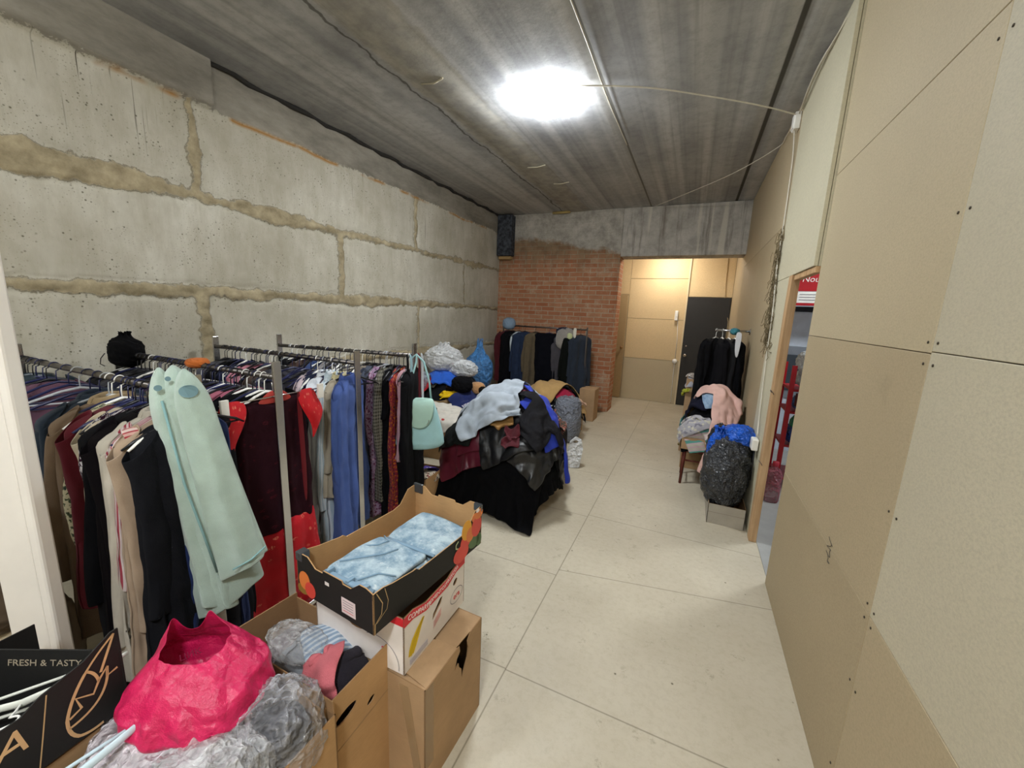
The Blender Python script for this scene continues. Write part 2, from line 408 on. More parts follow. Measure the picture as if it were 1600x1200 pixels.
# ---- right wall of chipboard sheets
C1, C2, C3, C4, C5 = chip('c2b394'), chip('b7a687'), chip('c6bda5'), chip('b09f80'), chip('cbc4aa', .08, 50)
wr = B().box(XR + .022, XR + .10, YF, 2.75, 0, ZC).build('wall_right', C2); tag(wr, kind='structure')
def board(parent, x, y0, y1, z0, z1, m, g=.0012):
    return B().box(x, x + .02, y0 + g, y1 - g, z0 + g, z1 - g).build('board', m, parent, bevel=.0015, seg=1)
for (y0, y1, z0, z1, m) in ((1.46, 2.75, .76, 1.58, C2), (1.46, 2.75, 1.58, 2.42, C1), (1.46, 2.75, 2.42, 3.3, C1), (1.46, 2.75, 0, .76, C4),
                            (.1, 1.46, .76, 1.585, C3), (.1, 1.46, 1.585, 2.42, C3), (.1, 1.46, 2.42, 3.3, C1), (.1, 1.46, 0, .76, C2),
                            (-1.25, .1, 0, 1.1, C2), (-1.25, .1, 1.1, 3.3, C3), (YF, -1.25, 0, 1.6, C1), (YF, -1.25, 1.6, 3.3, C2)):
    board(wr, XR, y0, y1, z0, z1, m)
SCREW = plain('screw', '4a4238', .4, .5, .7)
for y in (1.435, 1.485):
    for z in (.16, .5, .735, .785, 1.1, 1.55, 1.61, 1.95, 2.35, 2.47, 2.8):
        B().lathe([(.0, -.002), (.004, -.001), (.004, .001), (0, .001)], n=8, M=Matrix.Translation((XR - .001, y, z)) @ Matrix.Rotation(PI / 2, 4, 'Y')).build('screw', SCREW, wr)
# pencil scribble on the board
sc = [(2.0 + .02 * math.sin(t * 1.9) + .012 * math.sin(t * 4.1), .67 + t * .011 + .008 * math.cos(t * 2.7)) for t in np.arange(0, 9, .25)]
B().tube([(XR - .001, 1.86 - (a - 2), b + .03) for a, b in sc], .0012, 5).build('pencil_mark', plain('pencil', '5a5348', .7), wr)
# far stretch beyond the doorway, a little proud
XF = .567
wf = B().box(XF + .022, XF + .045, 3.35, 8.12, 0, ZC).build('wall_right_far', C4); tag(wf, kind='structure')
for (y0, y1, z0, z1, m) in ((3.27, 3.86, 0, 1.96, C5), (3.86, 5.3, 0, 2.4, C4), (3.86, 5.3, 2.4, 3.3, C2), (5.3, 6.7, 0, 2.4, C4), (5.3, 6.7, 2.4, 3.3, C2), (6.7, 8.1, 0, 2.75, C2)):
    board(wf, XF, y0, y1, z0, z1, m)
wh = B().box(XF + .022, XF + .05, 2.75, 3.86, 1.96, ZC).build('wall_right_header', C5); tag(wh, kind='structure')
board(wh, XF, 2.752, 3.86, 1.96, 3.3, C5)
# timber door frame of the opening
def mat_wood(c='c9a67e', c2='a9855c'):
    n = N('pine'); v = n.co(); g = n.noise(n.co(scale=(14, 14, .8)), 3, 4, .6)
    base = n.mix(n.ramp(g, .35, .7), srgb(c), srgb(c2))
    k = n.vor(v, 2.3); base = n.mix(n.ramp(k, .03, .06, .8, 0), base, srgb('4a2e1a'))
    n.bump(g, .1, .003); return n.fin(base, .6, .3)
WOOD = mat_wood()
dj = B().box(XF - .004, XF + .046, 3.262, 3.35, 0, 1.96).build('door_1', WOOD, bevel=.004); tag(dj, kind='structure')
B().box(XF + .01, XF + .05, 2.752, 3.26, 1.925, 1.96).build('lintel', WOOD, dj, bevel=.003)
B().box(XR + .025, XR + .10, 2.752, 2.785, 0, 1.925).build('jamb', WOOD, dj, bevel=.003)
def eyelet(z):
    pts = [(XF - .006 - .012 * math.sin(a), 3.275 + .02 * math.cos(a), z + .02 * math.sin(a * .9)) for a in np.arange(0, 5.2, .4)]
    B().tube(pts, .0025, 6).build('hook', DARKMETAL, dj)
eyelet(1.15); eyelet(.62)
# ---- back wall: bricks, plastered top, concrete lintel beam
def mat_brick():
    n = N('brickwork'); 
    v = n.co(); s = n.sep(v)
    comb = n.node('ShaderNodeCombineXYZ'); n.l.new(n.math('ADD', s[0], s[1]), comb.inputs[0]); n.l.new(s[2], comb.inputs[1])
    wn = n.noise(v, 6, 3, .5, out=1)
    vv = n.node('ShaderNodeVectorMath', operation='ADD'); n.l.new(comb.outputs[0], vv.inputs[0])
    sc_ = n.node('ShaderNodeVectorMath', operation='SCALE'); n.l.new(wn, sc_.inputs[0]); sc_.inputs['Scale'].default_value = .018; n.l.new(sc_.outputs[0], vv.inputs[1])
    b = n.node('ShaderNodeTexBrick'); n.l.new(vv.outputs[0], b.inputs['Vector'])
    b.inputs['Scale'].default_value = 1; b.inputs['Brick Width'].default_value = .235; b.inputs['Row Height'].default_value = .073
    b.inputs['Mortar Size'].default_value = .0075; b.inputs['Mortar Smooth'].default_value = .15
    b.inputs['Color1'].default_value = srgb('a96849'); b.inputs['Color2'].default_value = srgb('b88768'); b.inputs['Mortar'].default_value = srgb('b3a28b')
    base = n.mix(n.ramp(n.noise(v, 7, 5, .7), .4, .75, 0, .6), b.outputs['Color'], srgb('94694e'))
    base = n.mix(n.ramp(n.noise(v, 4, 6, .75), .52, .68, 0, .5), base, srgb('c2b39b'))
    up = n.math('ADD', s[2], n.math('MULTIPLY', n.noise(n.co(scale=(3, 3, .5)), 2, 5, .7), .9))
    base = n.mix(n.ramp(up, 2.8, 3.15, 0, .75), base, n.mix(n.ramp(n.noise(v, 6, 4), .4, .6), srgb('6f6450'), srgb('8a7a61')))
    top = n.math('ADD', n.math('ADD', s[2], n.math('MULTIPLY', n.noise(v, 2.5, 5, .7), .5)), n.math('MULTIPLY', s[0], .12))
    pl = n.mix(n.ramp(n.noise(v, 6, 6, .75), .35, .65), srgb('938e85'), srgb('c0bab0'))
    base = n.mix(n.ramp(top, 2.72, 2.8), base, pl)
    n.bump(n.math('ADD', n.math('MULTIPLY', b.outputs['Fac'], -1.), n.noise(v, 50, 4)), .6, .012)
    return n.fin(base, .93, .1)
MB_ = mat_brick()
bw = B()
prof = [(XL - .05, YB), (-1.26, YB), (-1.19, YB + .03), (-1.19, YB + .38), (XL - .05, YB + .38)]
bw.poly([(x, y, 0) for x, y in prof], thick=(0, 0, 2.60)).box(XL - .05, -1.19, YB, YB + .38, 2.60, ZC)
tag(bw.build('wall_back', MB_), kind='structure')
def mat_beam():
    n = N('lintel_concrete'); v = n.co()
    base = n.mix(n.ramp(n.noise(v, 4, 6, .75), .3, .7), srgb('96918a'), srgb('c8c3ba'))
    dr = n.noise(n.co(scale=(7, 7, .5)), 1.6, 5, .65); base = n.mix(n.ramp(dr, .52, .66, 0, .75), base, srgb('766e64'))
    dr = n.noise(n.co(scale=(9, 9, .4)), 1.1, 3, .5); base = n.mix(n.ramp(dr, .6, .68, 0, .8), base, srgb('cdc8ba'))
    n.bump(n.noise(v, 30, 5, .7), .5, .01); return n.fin(base, .93, .1)
tag(B().box(-1.19, XR + .12, YB, YB + .38, 2.57, ZC).build('trim_2', mat_beam(), bevel=.01), kind='structure')
# loose mortar pat under ceiling, tarred block in the corner
cb = B().box(XL + .02, XL + .30, YB - .16, YB - .002, 2.60, 3.28).build('bitumen_block', None, bevel=.012)
def mat_tar():
    n = N('bitumen'); v = n.co(); base = n.mix(n.ramp(n.noise(v, 18, 5, .7), .4, .6), srgb('23262c'), srgb('4c5058')); n.bump(n.noise(v, 30, 4), .6, .01); return n.fin(base, .75, .3)
cb.data.materials.append(mat_tar()); tag(cb, 'dark grey tarred block filling the top corner where the concrete and brick walls meet', 'block')
cb.name = 'tarred_block'; tag(B().box(XL + .03, XL + .27, YB - .10, YB - .003, 2.545, 2.597).build('brick', plain('yellow_brick', 'a98a5c', .9, bump=.4), bevel=.006), 'yellowish brick lying under the tarred block in the corner', 'brick')
# ---- alcove beyond the opening
tag(B().box(-2.6, XF + .02, 8.12, 8.22, 0, 2.9).build('wall_alcove', C4), kind='structure')
wa = bpy.data.objects['wall_alcove']
def fboard(x0, x1, z0, z1, m, y=8.10, nm='board'): return B().box(x0 + .003, x1 - .003, y, y + .02, z0 + .003, z1 - .003).build(nm, m, wa, bevel=.0015, seg=1)
CW = chip('d8bf94', .1, 60)
fboard(-1.2, -.17, 0, .83, C1); fboard(-1.2, -.17, .83, 1.6, CW); fboard(-1.2, -.17, 1.6, 2.35, CW); fboard(-1.2, -.17, 2.35, 2.75, CW)
fboard(-.15, XF, 2.03, 2.75, CW); fboard(-2.5, -1.2, 2.05, 2.75, CW); fboard(-2.5, -1.2, 0, 2.05, C4, 8.105)
B().box(-.175, -.15, 8.075, 8.10, 0, 2.75).build('conduit', plain('cream_trunking', 'd8c6a2', .5), wa)
tag(B().box(-2.6, XR + .1, YB + .38, 8.2, 2.76, 2.84).build('ceiling_alcove', plain('alcove_ceiling', 'b9a788', .9)), kind='structure')
tag(B().box(-2.6, -2.5, YB + .38, 8.2, 0, 2.8).build('wall_alcove_left', C4), kind='structure')
bd = tag(B().box(-.145, .556, 8.06, 8.10, .01, 2.02).build('door_2', plain('black_door_leaf', '2b2927', .45, .35, bump=.1), bevel=.004), kind='structure')
B().lathe([(0, 0), (.022, 0), (.02, .02), (.03, .03), (.03, .05), (0, .06)], n=12, M=Matrix.Translation((-.085, 8.06, .96)) @ Matrix.Rotation(PI / 2, 4, 'X')).build('door_knob', CHROME, bd)
B().lathe([(0, 0), (.016, 0), (.016, .012), (0, .012)], n=10, M=Matrix.Translation((-.085, 8.06, 1.13)) @ Matrix.Rotation(PI / 2, 4, 'X')).build('door_lock', CHROME, bd)
ld = tag(B().box(-1.40, -1.215, 8.055, 8.10, .01, 2.04).build('door_3', chip('b29a72', .1), bevel=.003), kind='structure')
B().lathe([(0, 0), (.014, 0), (.014, .03), (.028, .04), (.028, .06), (0, .07)], n=10, M=Matrix.Translation((-1.25, 8.055, 1.02)) @ Matrix.Rotation(PI / 2, 4, 'X')).build('door_knob', plain('brass_knob', 'b0885a', .3, .5, .8), ld)
sw = thing('socket_box', 'small tall white electric box high on the alcove boards left of the black door', 'electric box', (-.31, 8.098, 1.68))
B().box(-.028, .028, -.05, 0, -.09, .09).build('housing', WHITEP, sw, bevel=.008); B().box(-.018, .018, -.056, -.048, -.02, .05).build('cover', WHITEP, sw, bevel=.003)
sw = thing('socket_box', 'round white junction box at knob height on the alcove boards left of the black door', 'electric box', (-.25, 8.098, .83))
B().lathe([(0, 0), (.045, 0), (.042, .05), (0, .055)], n=16, M=Matrix.Rotation(PI / 2, 4, 'X')).build('housing', WHITEP, sw)
B().tube([(0, -.01, 0), (0, -.004, -.25), (.01, -.004, -.8)], .006, 6).build('cable', WHITEP, sw)
B().tube([(0, -.02, .04), (.0, -.006, .4), (-.03, -.006, .80)], .005, 6).build('cable', WHITEP, sw)
cb2 = B().tube([(.42, 8.09, 2.75), (.43, 8.09, 2.3), (.45, 8.085, 2.0), (.555, 8.06, 1.6), (.55, 8.05, 1.2)], .006, 6).build('wall_cable', plain('beige_cable', 'c9b48c', .6))
tag(cb2, 'thin beige cable running down the alcove corner beside the black door', 'cable')
# ---- wall behind the camera closes the room
tag(B().box(XL - .1, XR + .1, YF - .1, YF, 0, ZC).build('wall_front', plain('pale_plaster', 'c9c4b6', .9)), kind='structure')
# ---- side room seen through the doorway
SW = plain('side_room_paint', 'c4cad2', .8)
sr = tag(B().box(XF + .05, 3.4, 6.6, 6.7, 0, ZC).box(3.3, 3.4, 1.2, 6.7, 0, ZC).box(XR + .1, 3.4, 1.1, 1.2, 0, ZC).build('wall_side_room', SW), kind='structure')
tag(B().box(XF + .05, 3.4, 1.1, 6.7, ZC, ZC + .05).build('ceiling_side_room', SW), kind='structure')
tag(B().box(XF + .05, 3.3, 2.76, 6.6, .0, .006).build('floor_side_room', plain('grey_lino', '9c9c98', .4)), kind='structure')

# ------------------------------------------------------------------ lamps
def emis(name, c, e):
    n = N(name); n.b.inputs['Emission Color'].default_value = c; n.b.inputs['Emission Strength'].default_value = e
    return n.fin((.9, .9, .9, 1), .4)
def ceiling_lamp(x, y, z, r, e, label, c=(.92, .965, 1, 1)):
    t = thing('ceiling_lamp', label, 'lamp', (x, y, z))
    B().lathe([(0, 0), (r * .9, 0), (r * .93, -.012), (r * .93, -.02), (0, -.02)], n=48).build('base_plate', WHITEP, t)
    B().lathe([(r * .93, -.018), (r, -.024), (r * 1.01, -.04), (r * .98, -.062), (r * .8, -.085), (r * .45, -.1), (0, -.105)], n=48).build('diffuser', emis('lamp_diffuser', c, e), t)
    return t
ceiling_lamp(-1.24, 3.22, ZC - .003, .20, LAMP_E, 'round white glowing ceiling lamp fixed to the concrete ceiling slab')
ceiling_lamp(-.05, -.85, ZC - .003, .20, LAMP_E * 1.15, 'round white ceiling lamp behind the camera near the right wall')
ceiling_lamp(-2.1, -1.2, ZC - .003, .20, LAMP_E * .6, 'unseen round fill lamp added behind the camera near the left wall')  # extra fill light, added out of view to brighten the racks
ceiling_lamp(-.5, 7.55, 2.757, .12, 70, 'small warm ceiling lamp inside the alcove behind the beam', (1, .93, .84, 1))
ceiling_lamp(1.9, 4.2, ZC - .003, .235, 60, 'round ceiling lamp in the side room beyond the doorway')
# ================================================================== GARMENT TOOLS
def hang_body(L, W, D, hem=1.1, ph=0, fold=.010, k=7, zs=-.085, drop=.055, neck=.065, nu=56, waist=1.0, lean=0., lean_y=0.):
    """closed tube of cloth hanging from its shoulders; x = width, y = thickness"""
    nz = max(10, int(L / .028)); t = np.linspace(0, 1, nz)
    z = zs - t * L
    th = np.linspace(0, 2 * PI, nu, endpoint=False)
    shz = zs - drop
    a = np.where(z > shz, neck + (W - neck) * ((zs - z) / drop) ** .8, W * (1 + (hem - 1) * np.clip((shz - z) / (L - drop), 0, 1) ** .9))
    u = np.clip((shz - z) / (L - drop), 0, 1)
    a = a * (1 - (1 - waist) * np.exp(-((u - .35) / .2) ** 2))
    b = np.where(z > shz, .35 * D + .65 * D * ((zs - z) / drop), D * (1 + .25 * u))
    A, T = np.meshgrid(a, th, indexing='ij'); Bb, _ = np.meshgrid(b, th, indexing='ij'); U, _ = np.meshgrid(u, th, indexing='ij')
    c, s = np.cos(T), np.sin(T)
    x = A * np.sign(c) * np.abs(c) ** .75; y = Bb * np.sign(s) * np.abs(s) ** .8
    am = fold * (.25 + U ** .7)
    f = np.sin(k * T + ph + 1.2 * U) + .6 * np.sin((k * 2 + 1) * T + ph * 2.3 - U) + 1.1 * vnoise(T * 2.2 + ph, U * 3 + ph, 3) + .8 * (1 - 2 * np.abs(vnoise(T * 3.1 + ph - 2 * U, U * 4.5, 13)))
    y = y + am * f * (np.abs(s) ** .4); x = x + am * .8 * np.cos(k * T * .5 + ph) * np.abs(c)
    y = y + .02 * U * np.sin(x * 9 + ph) + .006 * fbm(x * 18 + ph, z[:, None] * 14, 7, 3)
    Z = np.repeat(z[:, None], nu, 1) + .012 * np.sin(T * 2 + ph) * U
    x = x + lean * U; y = y + lean_y * U
    y = y + np.sign(s) * (.008 * np.clip(1 - 2 * np.abs(vnoise(x * 16 + Z * 5 + ph, Z * 4.5 + ph, 23)), 0, 1) ** 1.5 * (np.abs(s) ** .5) + .006 * np.clip(1 - 2 * np.abs(vnoise(x * 9 - Z * 12, Z * 7 + ph, 29)), 0, 1))
    P = np.stack([x, y, Z], -1)
    uv = np.stack([T * (a.mean() * 4) / (2 * PI), Z], -1)
    return P, uv
def sleeve_mesh(side, W, L, r0=.062, r1=.04, ph=0, out=.03, fwd=.0, zs=-.15, nu=18, flat=.55, droop=0.):
    nz = max(8, int(L / .03)); t = np.linspace(0, 1, nz)
    cx = side * (W - .035 + out * np.sin(np.minimum(t * 2.2, PI / 2)) + .015 * np.sin(t * 3 + ph)); cy = fwd * t ** 1.3 + .012 * np.sin(t * 4 + ph); cz = zs - t * L
    th = np.linspace(0, 2 * PI, nu, endpoint=False)
    r = (r0 + (r1 - r0) * t) * (1 + .04 * np.sin(t * 21 + ph + 3 * vnoise(t * 3, 0 * t, 2)) + .08 * vnoise(t * 9, 0 * t + ph, 5))
    Rr, T = np.meshgrid(r, th, indexing='ij')
    x = cx[:, None] + Rr * np.cos(T) + .006 * vnoise(T * 2, t[:, None] * 7 + ph, 9); y = cy[:, None] + Rr * flat * np.sin(T) + .006 * vnoise(T * 2 + 4, t[:, None] * 7 + ph, 19)
    tilt = (t < .15)
    z = cz[:, None] + 0 * T + np.where(t[:, None] < .2, -side * np.cos(T) * .05 * (1 - t[:, None] / .2), 0)
    return np.stack([x, y, z], -1), np.stack([T * r0, z], -1)
def tube_obj(name, P, uv, m, parent, solid=.003, sub=1):
    # close the seam for UVs by repeating the first column
    P = np.concatenate([P, P[:, :1]], 1); du = uv[:, 1:2, 0] - uv[:, :1, 0]
    uvl = uv[:, -1:].copy(); uvl[..., 0] += du
    uv = np.concatenate([uv, uvl], 1)
    o = grid_mesh(name, P, m, parent, uv=uv)
    bm = bmesh.new(); bm.from_mesh(o.data); bmesh.ops.remove_doubles(bm, verts=bm.verts, dist=1e-5)
    bmesh.ops.recalc_face_normals(bm, faces=bm.faces); bm.to_mesh(o.data); bm.free()
    o.data.polygons.foreach_set('use_smooth', [True] * len(o.data.polygons))
    if solid: md = o.modifiers.new('s', 'SOLIDIFY'); md.thickness = solid; md.offset = -1
    if sub: md = o.modifiers.new('sub', 'SUBSURF'); md.levels = sub; md.render_levels = sub
    return o
HM = {}
def hanger_meshes(m, style):
    key = (m.name, style)
    if key in HM: return HM[key]
    hk = B(); pts = [(.021 * math.sin(a), 0, .021 * math.cos(a)) for a in np.arange(-1.5, 3.3, .3)]
    pts += [(-.012 + .012, 0, -.034), (0, 0, -.07)] if False else [(0, 0, -.045), (0, 0, -.075)]
    hk.tube(pts, .0026 if style != 'thin' else .0017, 6)
    ho = hk.build('hook', CHROME if style != 'plastic' else m)
    bd = B()
    if style == 'thin':
        bd.tube([(0, 0, -.07), (-.20, 0, -.14), (-.205, 0, -.15), (.205, 0, -.15), (.20, 0, -.14), (0, 0, -.07)], .0018, 6)
    else:
        bd.tube([(-.205, .01, -.155), (-.17, .004, -.132), (-.06, 0, -.088), (0, 0, -.075), (.06, 0, -.088), (.17, .004, -.132), (.205, .01, -.155)], [.005, .008, .008, .009, .008, .008, .005], 8, flat=.7)
        bd.tube([(-.18, .004, -.142), (.18, .004, -.142)], .004, 6)
    bo = bd.build('arms', m)
    r = (ho.data, bo.data, list(ho.data.materials), list(bo.data.materials))
    for o in (ho, bo): bpy.data.objects.remove(o)
    HM[key] = r; return r
HCOL = [BLACKP, BLUEP, BLACKP, WHITEP, BLUEP, BLACKP, CLEARP]
HNAME = {'black_plastic': 'black', 'blue_plastic': 'dark blue', 'white_plastic': 'white', 'clear_plastic': 'clear'}
def hanger(pos, rz, m, rail, style='plastic', tilt=0, empty=False):
    hd, bd, _, _ = hanger_meshes(m, style)
    c = HNAME.get(m.name, 'pink')
    g = '%s %s hangers on %s' % ('bare' if empty else 'loaded', c, rail)
    lab = '%s plastic clothes hanger %s %s' % (c, 'hanging bare among others on' if empty else 'holding up clothes on', rail)
    t = thing('clothes_hanger', lab, 'hanger', pos, rz, g)
    t.rotation_euler.y = tilt
    for n_, d in (('hook', hd), ('arms', bd)):
        o = bpy.data.objects.new(n_, d); COL.objects.link(o); o.parent = t
    return t
def garment(kind, label, cat, pos, rz, L, W, D, fab, ph=None, sl=.58, hem=1.1, fold=.017, k=9, fab2=None, group=None, fwd=0, out=.02, r0=.055, r1=.042, collar=None, buttons=None, zs=-.085, waist=1., lean=0, neck=.065, tiltx=0., cuff=None, lean_y=0., drop=.055):
    ph = random.uniform(0, 6) if ph is None else ph
    t = thing(kind, label, cat, pos, rz, group); t.rotation_euler.x = tiltx
    P, uv = hang_body(L, W, D, hem, ph, fold, k, zs=zs, waist=waist, lean=lean, neck=neck, lean_y=lean_y, drop=drop)
    tube_obj('body', P, uv, fab, t)
    if sl:
        for s in (-1, 1):
            Ps, us = sleeve_mesh(s, W, sl, r0, r1, ph + s, out, fwd * (1 if s < 0 else -.3), zs=zs - .05)
            so = tube_obj('sleeve', Ps, us, fab2 or fab, t)
            if cuff is not None:
                zc = Ps[-1, :, 2].mean(); cx = Ps[-1, :, 0].mean(); cy = Ps[-1, :, 1].mean()
                for q in range(2):
                    B().lathe([(0, .0035), (.007, .003), (.008, 0)], n=10, M=Matrix.Translation((cx + s * .9 * r1 * 0 - .01, cy - r1 * .72, zc + .04 + q * .03)) @ Matrix.Rotation(PI / 2, 4, 'X')).build('button', cuff, so)
    if collar is not None:
        th = np.linspace(-.15, PI + .15, 22)
        for s in (-1, 1):
            rows = []
            for q, (rr, dz) in enumerate(((.056, .0), (.062, .022), (.075, .028), (.088, -.01), (.098, -.04))):
                rows.append(np.stack([rr * 1.05 * np.cos(th), s * rr * .62 * (D / .04) ** .3 * np.sin(th) * .8, zs + dz + 0 * th - .01 * np.abs(np.cos(th))], -1))
            P2 = np.stack(rows); uv2 = P2[..., [0, 2]]
            grid_mesh('collar', P2, collar, t, uv=uv2, solid=.003, sub=1)
    if buttons is not None:
        for q in range(6):
            B().lathe([(0, .004), (.008, .003), (.009, 0)], n=10, M=Matrix.Translation((.01, -D - .008 - fold, zs - .12 - q * .1)) @ Matrix.Rotation(PI / 2, 4, 'X')).build('button', buttons, t)
    return t
def trousers(label, pos, rz, L, fab, W=.17, D=.03, group=None, ph=None):
    """trousers folded over the bar of a hanger"""
    ph = random.uniform(0, 6) if ph is None else ph
    t = thing('folded_trousers', label, 'trousers', pos, rz, group)
    P, uv = hang_body(L, W, D, 1.05, ph, .006, 5, zs=-.125, drop=.012, neck=W * .9)
    tube_obj('cloth', P, uv, fab, t); return t

# ------------------------------------------------------------------ cloth thrown on heaps
class Field:
    """height of whatever already lies there"""
    def __init__(s, x0, x1, y0, y1, res=.02):
        s.x0, s.y0, s.res = x0, y0, res; s.H = np.zeros((int((y1 - y0) / res) + 1, int((x1 - x0) / res) + 1)); s.upd()
    def box(s, x0, x1, y0, y1, h):
        i0, i1 = [int(round((v - s.x0) / s.res)) for v in (x0, x1)]; j0, j1 = [int(round((v - s.y0) / s.res)) for v in (y0, y1)]
        i0, j0 = max(i0, 0), max(j0, 0)
        s.H[j0:j1 + 1, i0:i1 + 1] = np.maximum(s.H[j0:j1 + 1, i0:i1 + 1], h); s.upd(); return s
    def blob(s, cx, cy, rx, ry, h, p=2):
        yy, xx = np.mgrid[0:s.H.shape[0], 0:s.H.shape[1]]; q = np.abs((xx * s.res + s.x0 - cx) / rx) ** p + np.abs((yy * s.res + s.y0 - cy) / ry) ** p
        s.H = np.maximum(s.H, np.where(q < 1, h * np.sqrt(np.clip(1 - q, 0, 1)), 0)); s.upd(); return s
    def upd(s):
        H = s.H; p = np.pad(H, 1, mode='edge')
        s.S = (p[1:-1, 1:-1] * 4 + (p[:-2, 1:-1] + p[2:, 1:-1] + p[1:-1, :-2] + p[1:-1, 2:]) * 2 + p[:-2, :-2] + p[2:, 2:] + p[:-2, 2:] + p[2:, :-2]) / 16
        s.gy, s.gx = np.gradient(s.S, s.res)
    def at(s, x, y):
        fx = np.clip((x - s.x0) / s.res, 0, s.H.shape[1] - 1.001); fy = np.clip((y - s.y0) / s.res, 0, s.H.shape[0] - 1.001)
        i = fx.astype(int); j = fy.astype(int); a = fx - i; b = fy - j
        def g(A): return (A[j, i] * (1 - a) + A[j, i + 1] * a) * (1 - b) + (A[j + 1, i] * (1 - a) + A[j + 1, i + 1] * a) * b
        return g(s.S), g(s.gx), g(s.gy)
    def add(s, P, th=.008):
        x = P[:, 0]; y = P[:, 1]; z = P[:, 2] + th
        for dx in (-.5, .5):
            for dy in (-.5, .5):
                i = np.clip(((x - s.x0) / s.res + dx).round().astype(int), 0, s.H.shape[1] - 1); j = np.clip(((y - s.y0) / s.res + dy).round().astype(int), 0, s.H.shape[0] - 1)
                np.maximum.at(s.H, (j, i), z)
        s.upd()
def shape_mask(kind, w, h, s):
    nx = int(round(w / s)) + 1; ny = int(round(h / s)) + 1
    m = np.ones((ny, nx), bool); X_, Y_ = np.meshgrid(np.linspace(-.5, .5, nx), np.linspace(0, 1, ny))
    if kind == 'tee': m = ((np.abs(X_) < .31) | (Y_ > .72)) & ~((np.abs(X_) < .08) & (Y_ > .94))
    elif kind == 'shirt': m = ((np.abs(X_) < .24) | (Y_ > .76)) & ~((np.abs(X_) < .06) & (Y_ > .95))
    elif kind == 'pants': m = ((np.abs(X_) > .06) | (Y_ > .62))
    return m
def drape(F, kind, w, h, cx, cy, rot, fab, name, label, cat, group=None, crum=.8, s=.022, steps=70, z0=.05, seed=0, th=.007, solid=.006, stiff=.86, tail=None, sub=1, kindp=None, amp=.02, wrinkle=.016, fr=.8, crease=.017):
    """drops a garment-shaped sheet on the heap and lets it settle"""
    m = shape_mask(kind, w, h, s); ny, nx = m.shape
    gx, gy = np.meshgrid((np.arange(nx) - (nx - 1) / 2) * s, (np.arange(ny) - (ny - 1) / 2) * s)
    cr, sr = math.cos(rot), math.sin(rot)
    n1 = vnoise(gx * 7 + seed * 3.1, gy * 7, seed); n2 = vnoise(gx * 7, gy * 7 + seed * 1.7, seed + 5)
    an = seed * 2.4; ux = gx * math.cos(an) + gy * math.sin(an); uy = -gx * math.sin(an) + gy * math.cos(an)
    rid = lambda a_, b_, q_: 1 - 2 * np.abs(vnoise(a_, b_, q_))
    Wz = wrinkle * (rid(ux * 7 + .8 * n1, uy * 2.6 + seed, seed + 1) + .55 * rid(uy * 11 + n2, ux * 5, seed + 2) + .3 * rid(ux * 19, uy * 15 + n1, seed + 3))
    fl = math.sqrt(max(.5, crum)); lx = gx * fl + .012 * n1; ly = gy * fl + .012 * n2
    Rst = np.stack([lx, ly, Wz], -1)
    P = np.stack([cx + lx * cr - ly * sr, cy + lx * sr + ly * cr, 0 * gx], -1)
    Hh, _, _ = F.at(P[..., 0], P[..., 1]); top = Hh[m].max()
    P[..., 2] = np.maximum(Hh, top - .22) + z0 + wrinkle + Wz + amp * fbm(gx * 5 + seed, gy * 5, seed + 9, 2)
    V = np.zeros_like(P); S = np.s_
    def mk_con(sa, sb, lo, hi):
        a, b = Rst[sa], Rst[sb]
        if a.shape != b.shape or not a.size: return None
        L = np.sqrt(((b - a) ** 2).sum(-1)); return (sa, sb, L * lo, L * hi, (m[sa] & m[sb]))
    def con(sa, sb, lo, hi, mk):
        a, b = P[sa], P[sb]; d = b - a; l = np.sqrt((d * d).sum(-1)) + 1e-9
        e = np.where(l < lo, l - lo, np.where(l > hi, l - hi, 0))
        c = (.5 * e / l * mk)[..., None] * d
        P[sa] = a + c; P[sb] = b - c
    good = []
    for o in (0, 1):
        good.append(mk_con(S[:, o:nx - 1:2], S[:, o + 1:nx:2], .97, 1.)); good.append(mk_con(S[o:ny - 1:2, :], S[o + 1:ny:2, :], .97, 1.))
        good.append(mk_con(S[o:ny - 1:2, :-1], S[o + 1:ny:2, 1:], .86, 1.04)); good.append(mk_con(S[o:ny - 1:2, 1:], S[o + 1:ny:2, :-1], .86, 1.04))
    for k_ in (0, 1, 2):
        good.append(mk_con(S[:, k_:nx - 2:3], S[:, k_ + 2:nx:3], stiff, 1.005)); good.append(mk_con(S[k_:ny - 2:3, :], S[k_ + 2:ny:3, :], stiff, 1.005))
    good = [c for c in good if c]
    ck = getattr(F, 'lim', None)
    for st in range(steps):
        V *= .96; V[..., 2] -= .0018
        V = np.clip(V, -.03, .03); old = P.copy(); P += V; hit = np.zeros(P.shape[:2], bool)
        for it in range(4):
            for c in good: con(*c)
            if it % 2:
                Hh, hx, hy = F.at(P[..., 0], P[..., 1]); nz_ = 1 / np.sqrt(1 + hx * hx + hy * hy)
                d = (P[..., 2] - Hh - th) * nz_; d = np.where(d < 0, np.maximum(d, -.02), 0)
                P[..., 0] += d * hx * nz_; P[..., 1] += d * hy * nz_; P[..., 2] -= d * nz_
                hit |= d < 0
                if ck: P[..., 0] = np.clip(P[..., 0], ck[0], ck[1])
        P[hit, :2] = old[hit, :2] * fr + P[hit, :2] * (1 - fr)
        V = P - old
        V[hit] *= np.array([.2, .2, .5])
    Hh, hx, hy = F.at(P[..., 0], P[..., 1]); P[..., 2] = np.maximum(P[..., 2], np.maximum(Hh * (np.abs(hx) + np.abs(hy) < 2.5) + .004, .004))
    # creases pressed into the settled cloth
    tu = np.gradient(P, axis=1); tv = np.gradient(P, axis=0); nn = np.cross(tu, tv); nn /= np.linalg.norm(nn, axis=-1, keepdims=True) + 1e-9
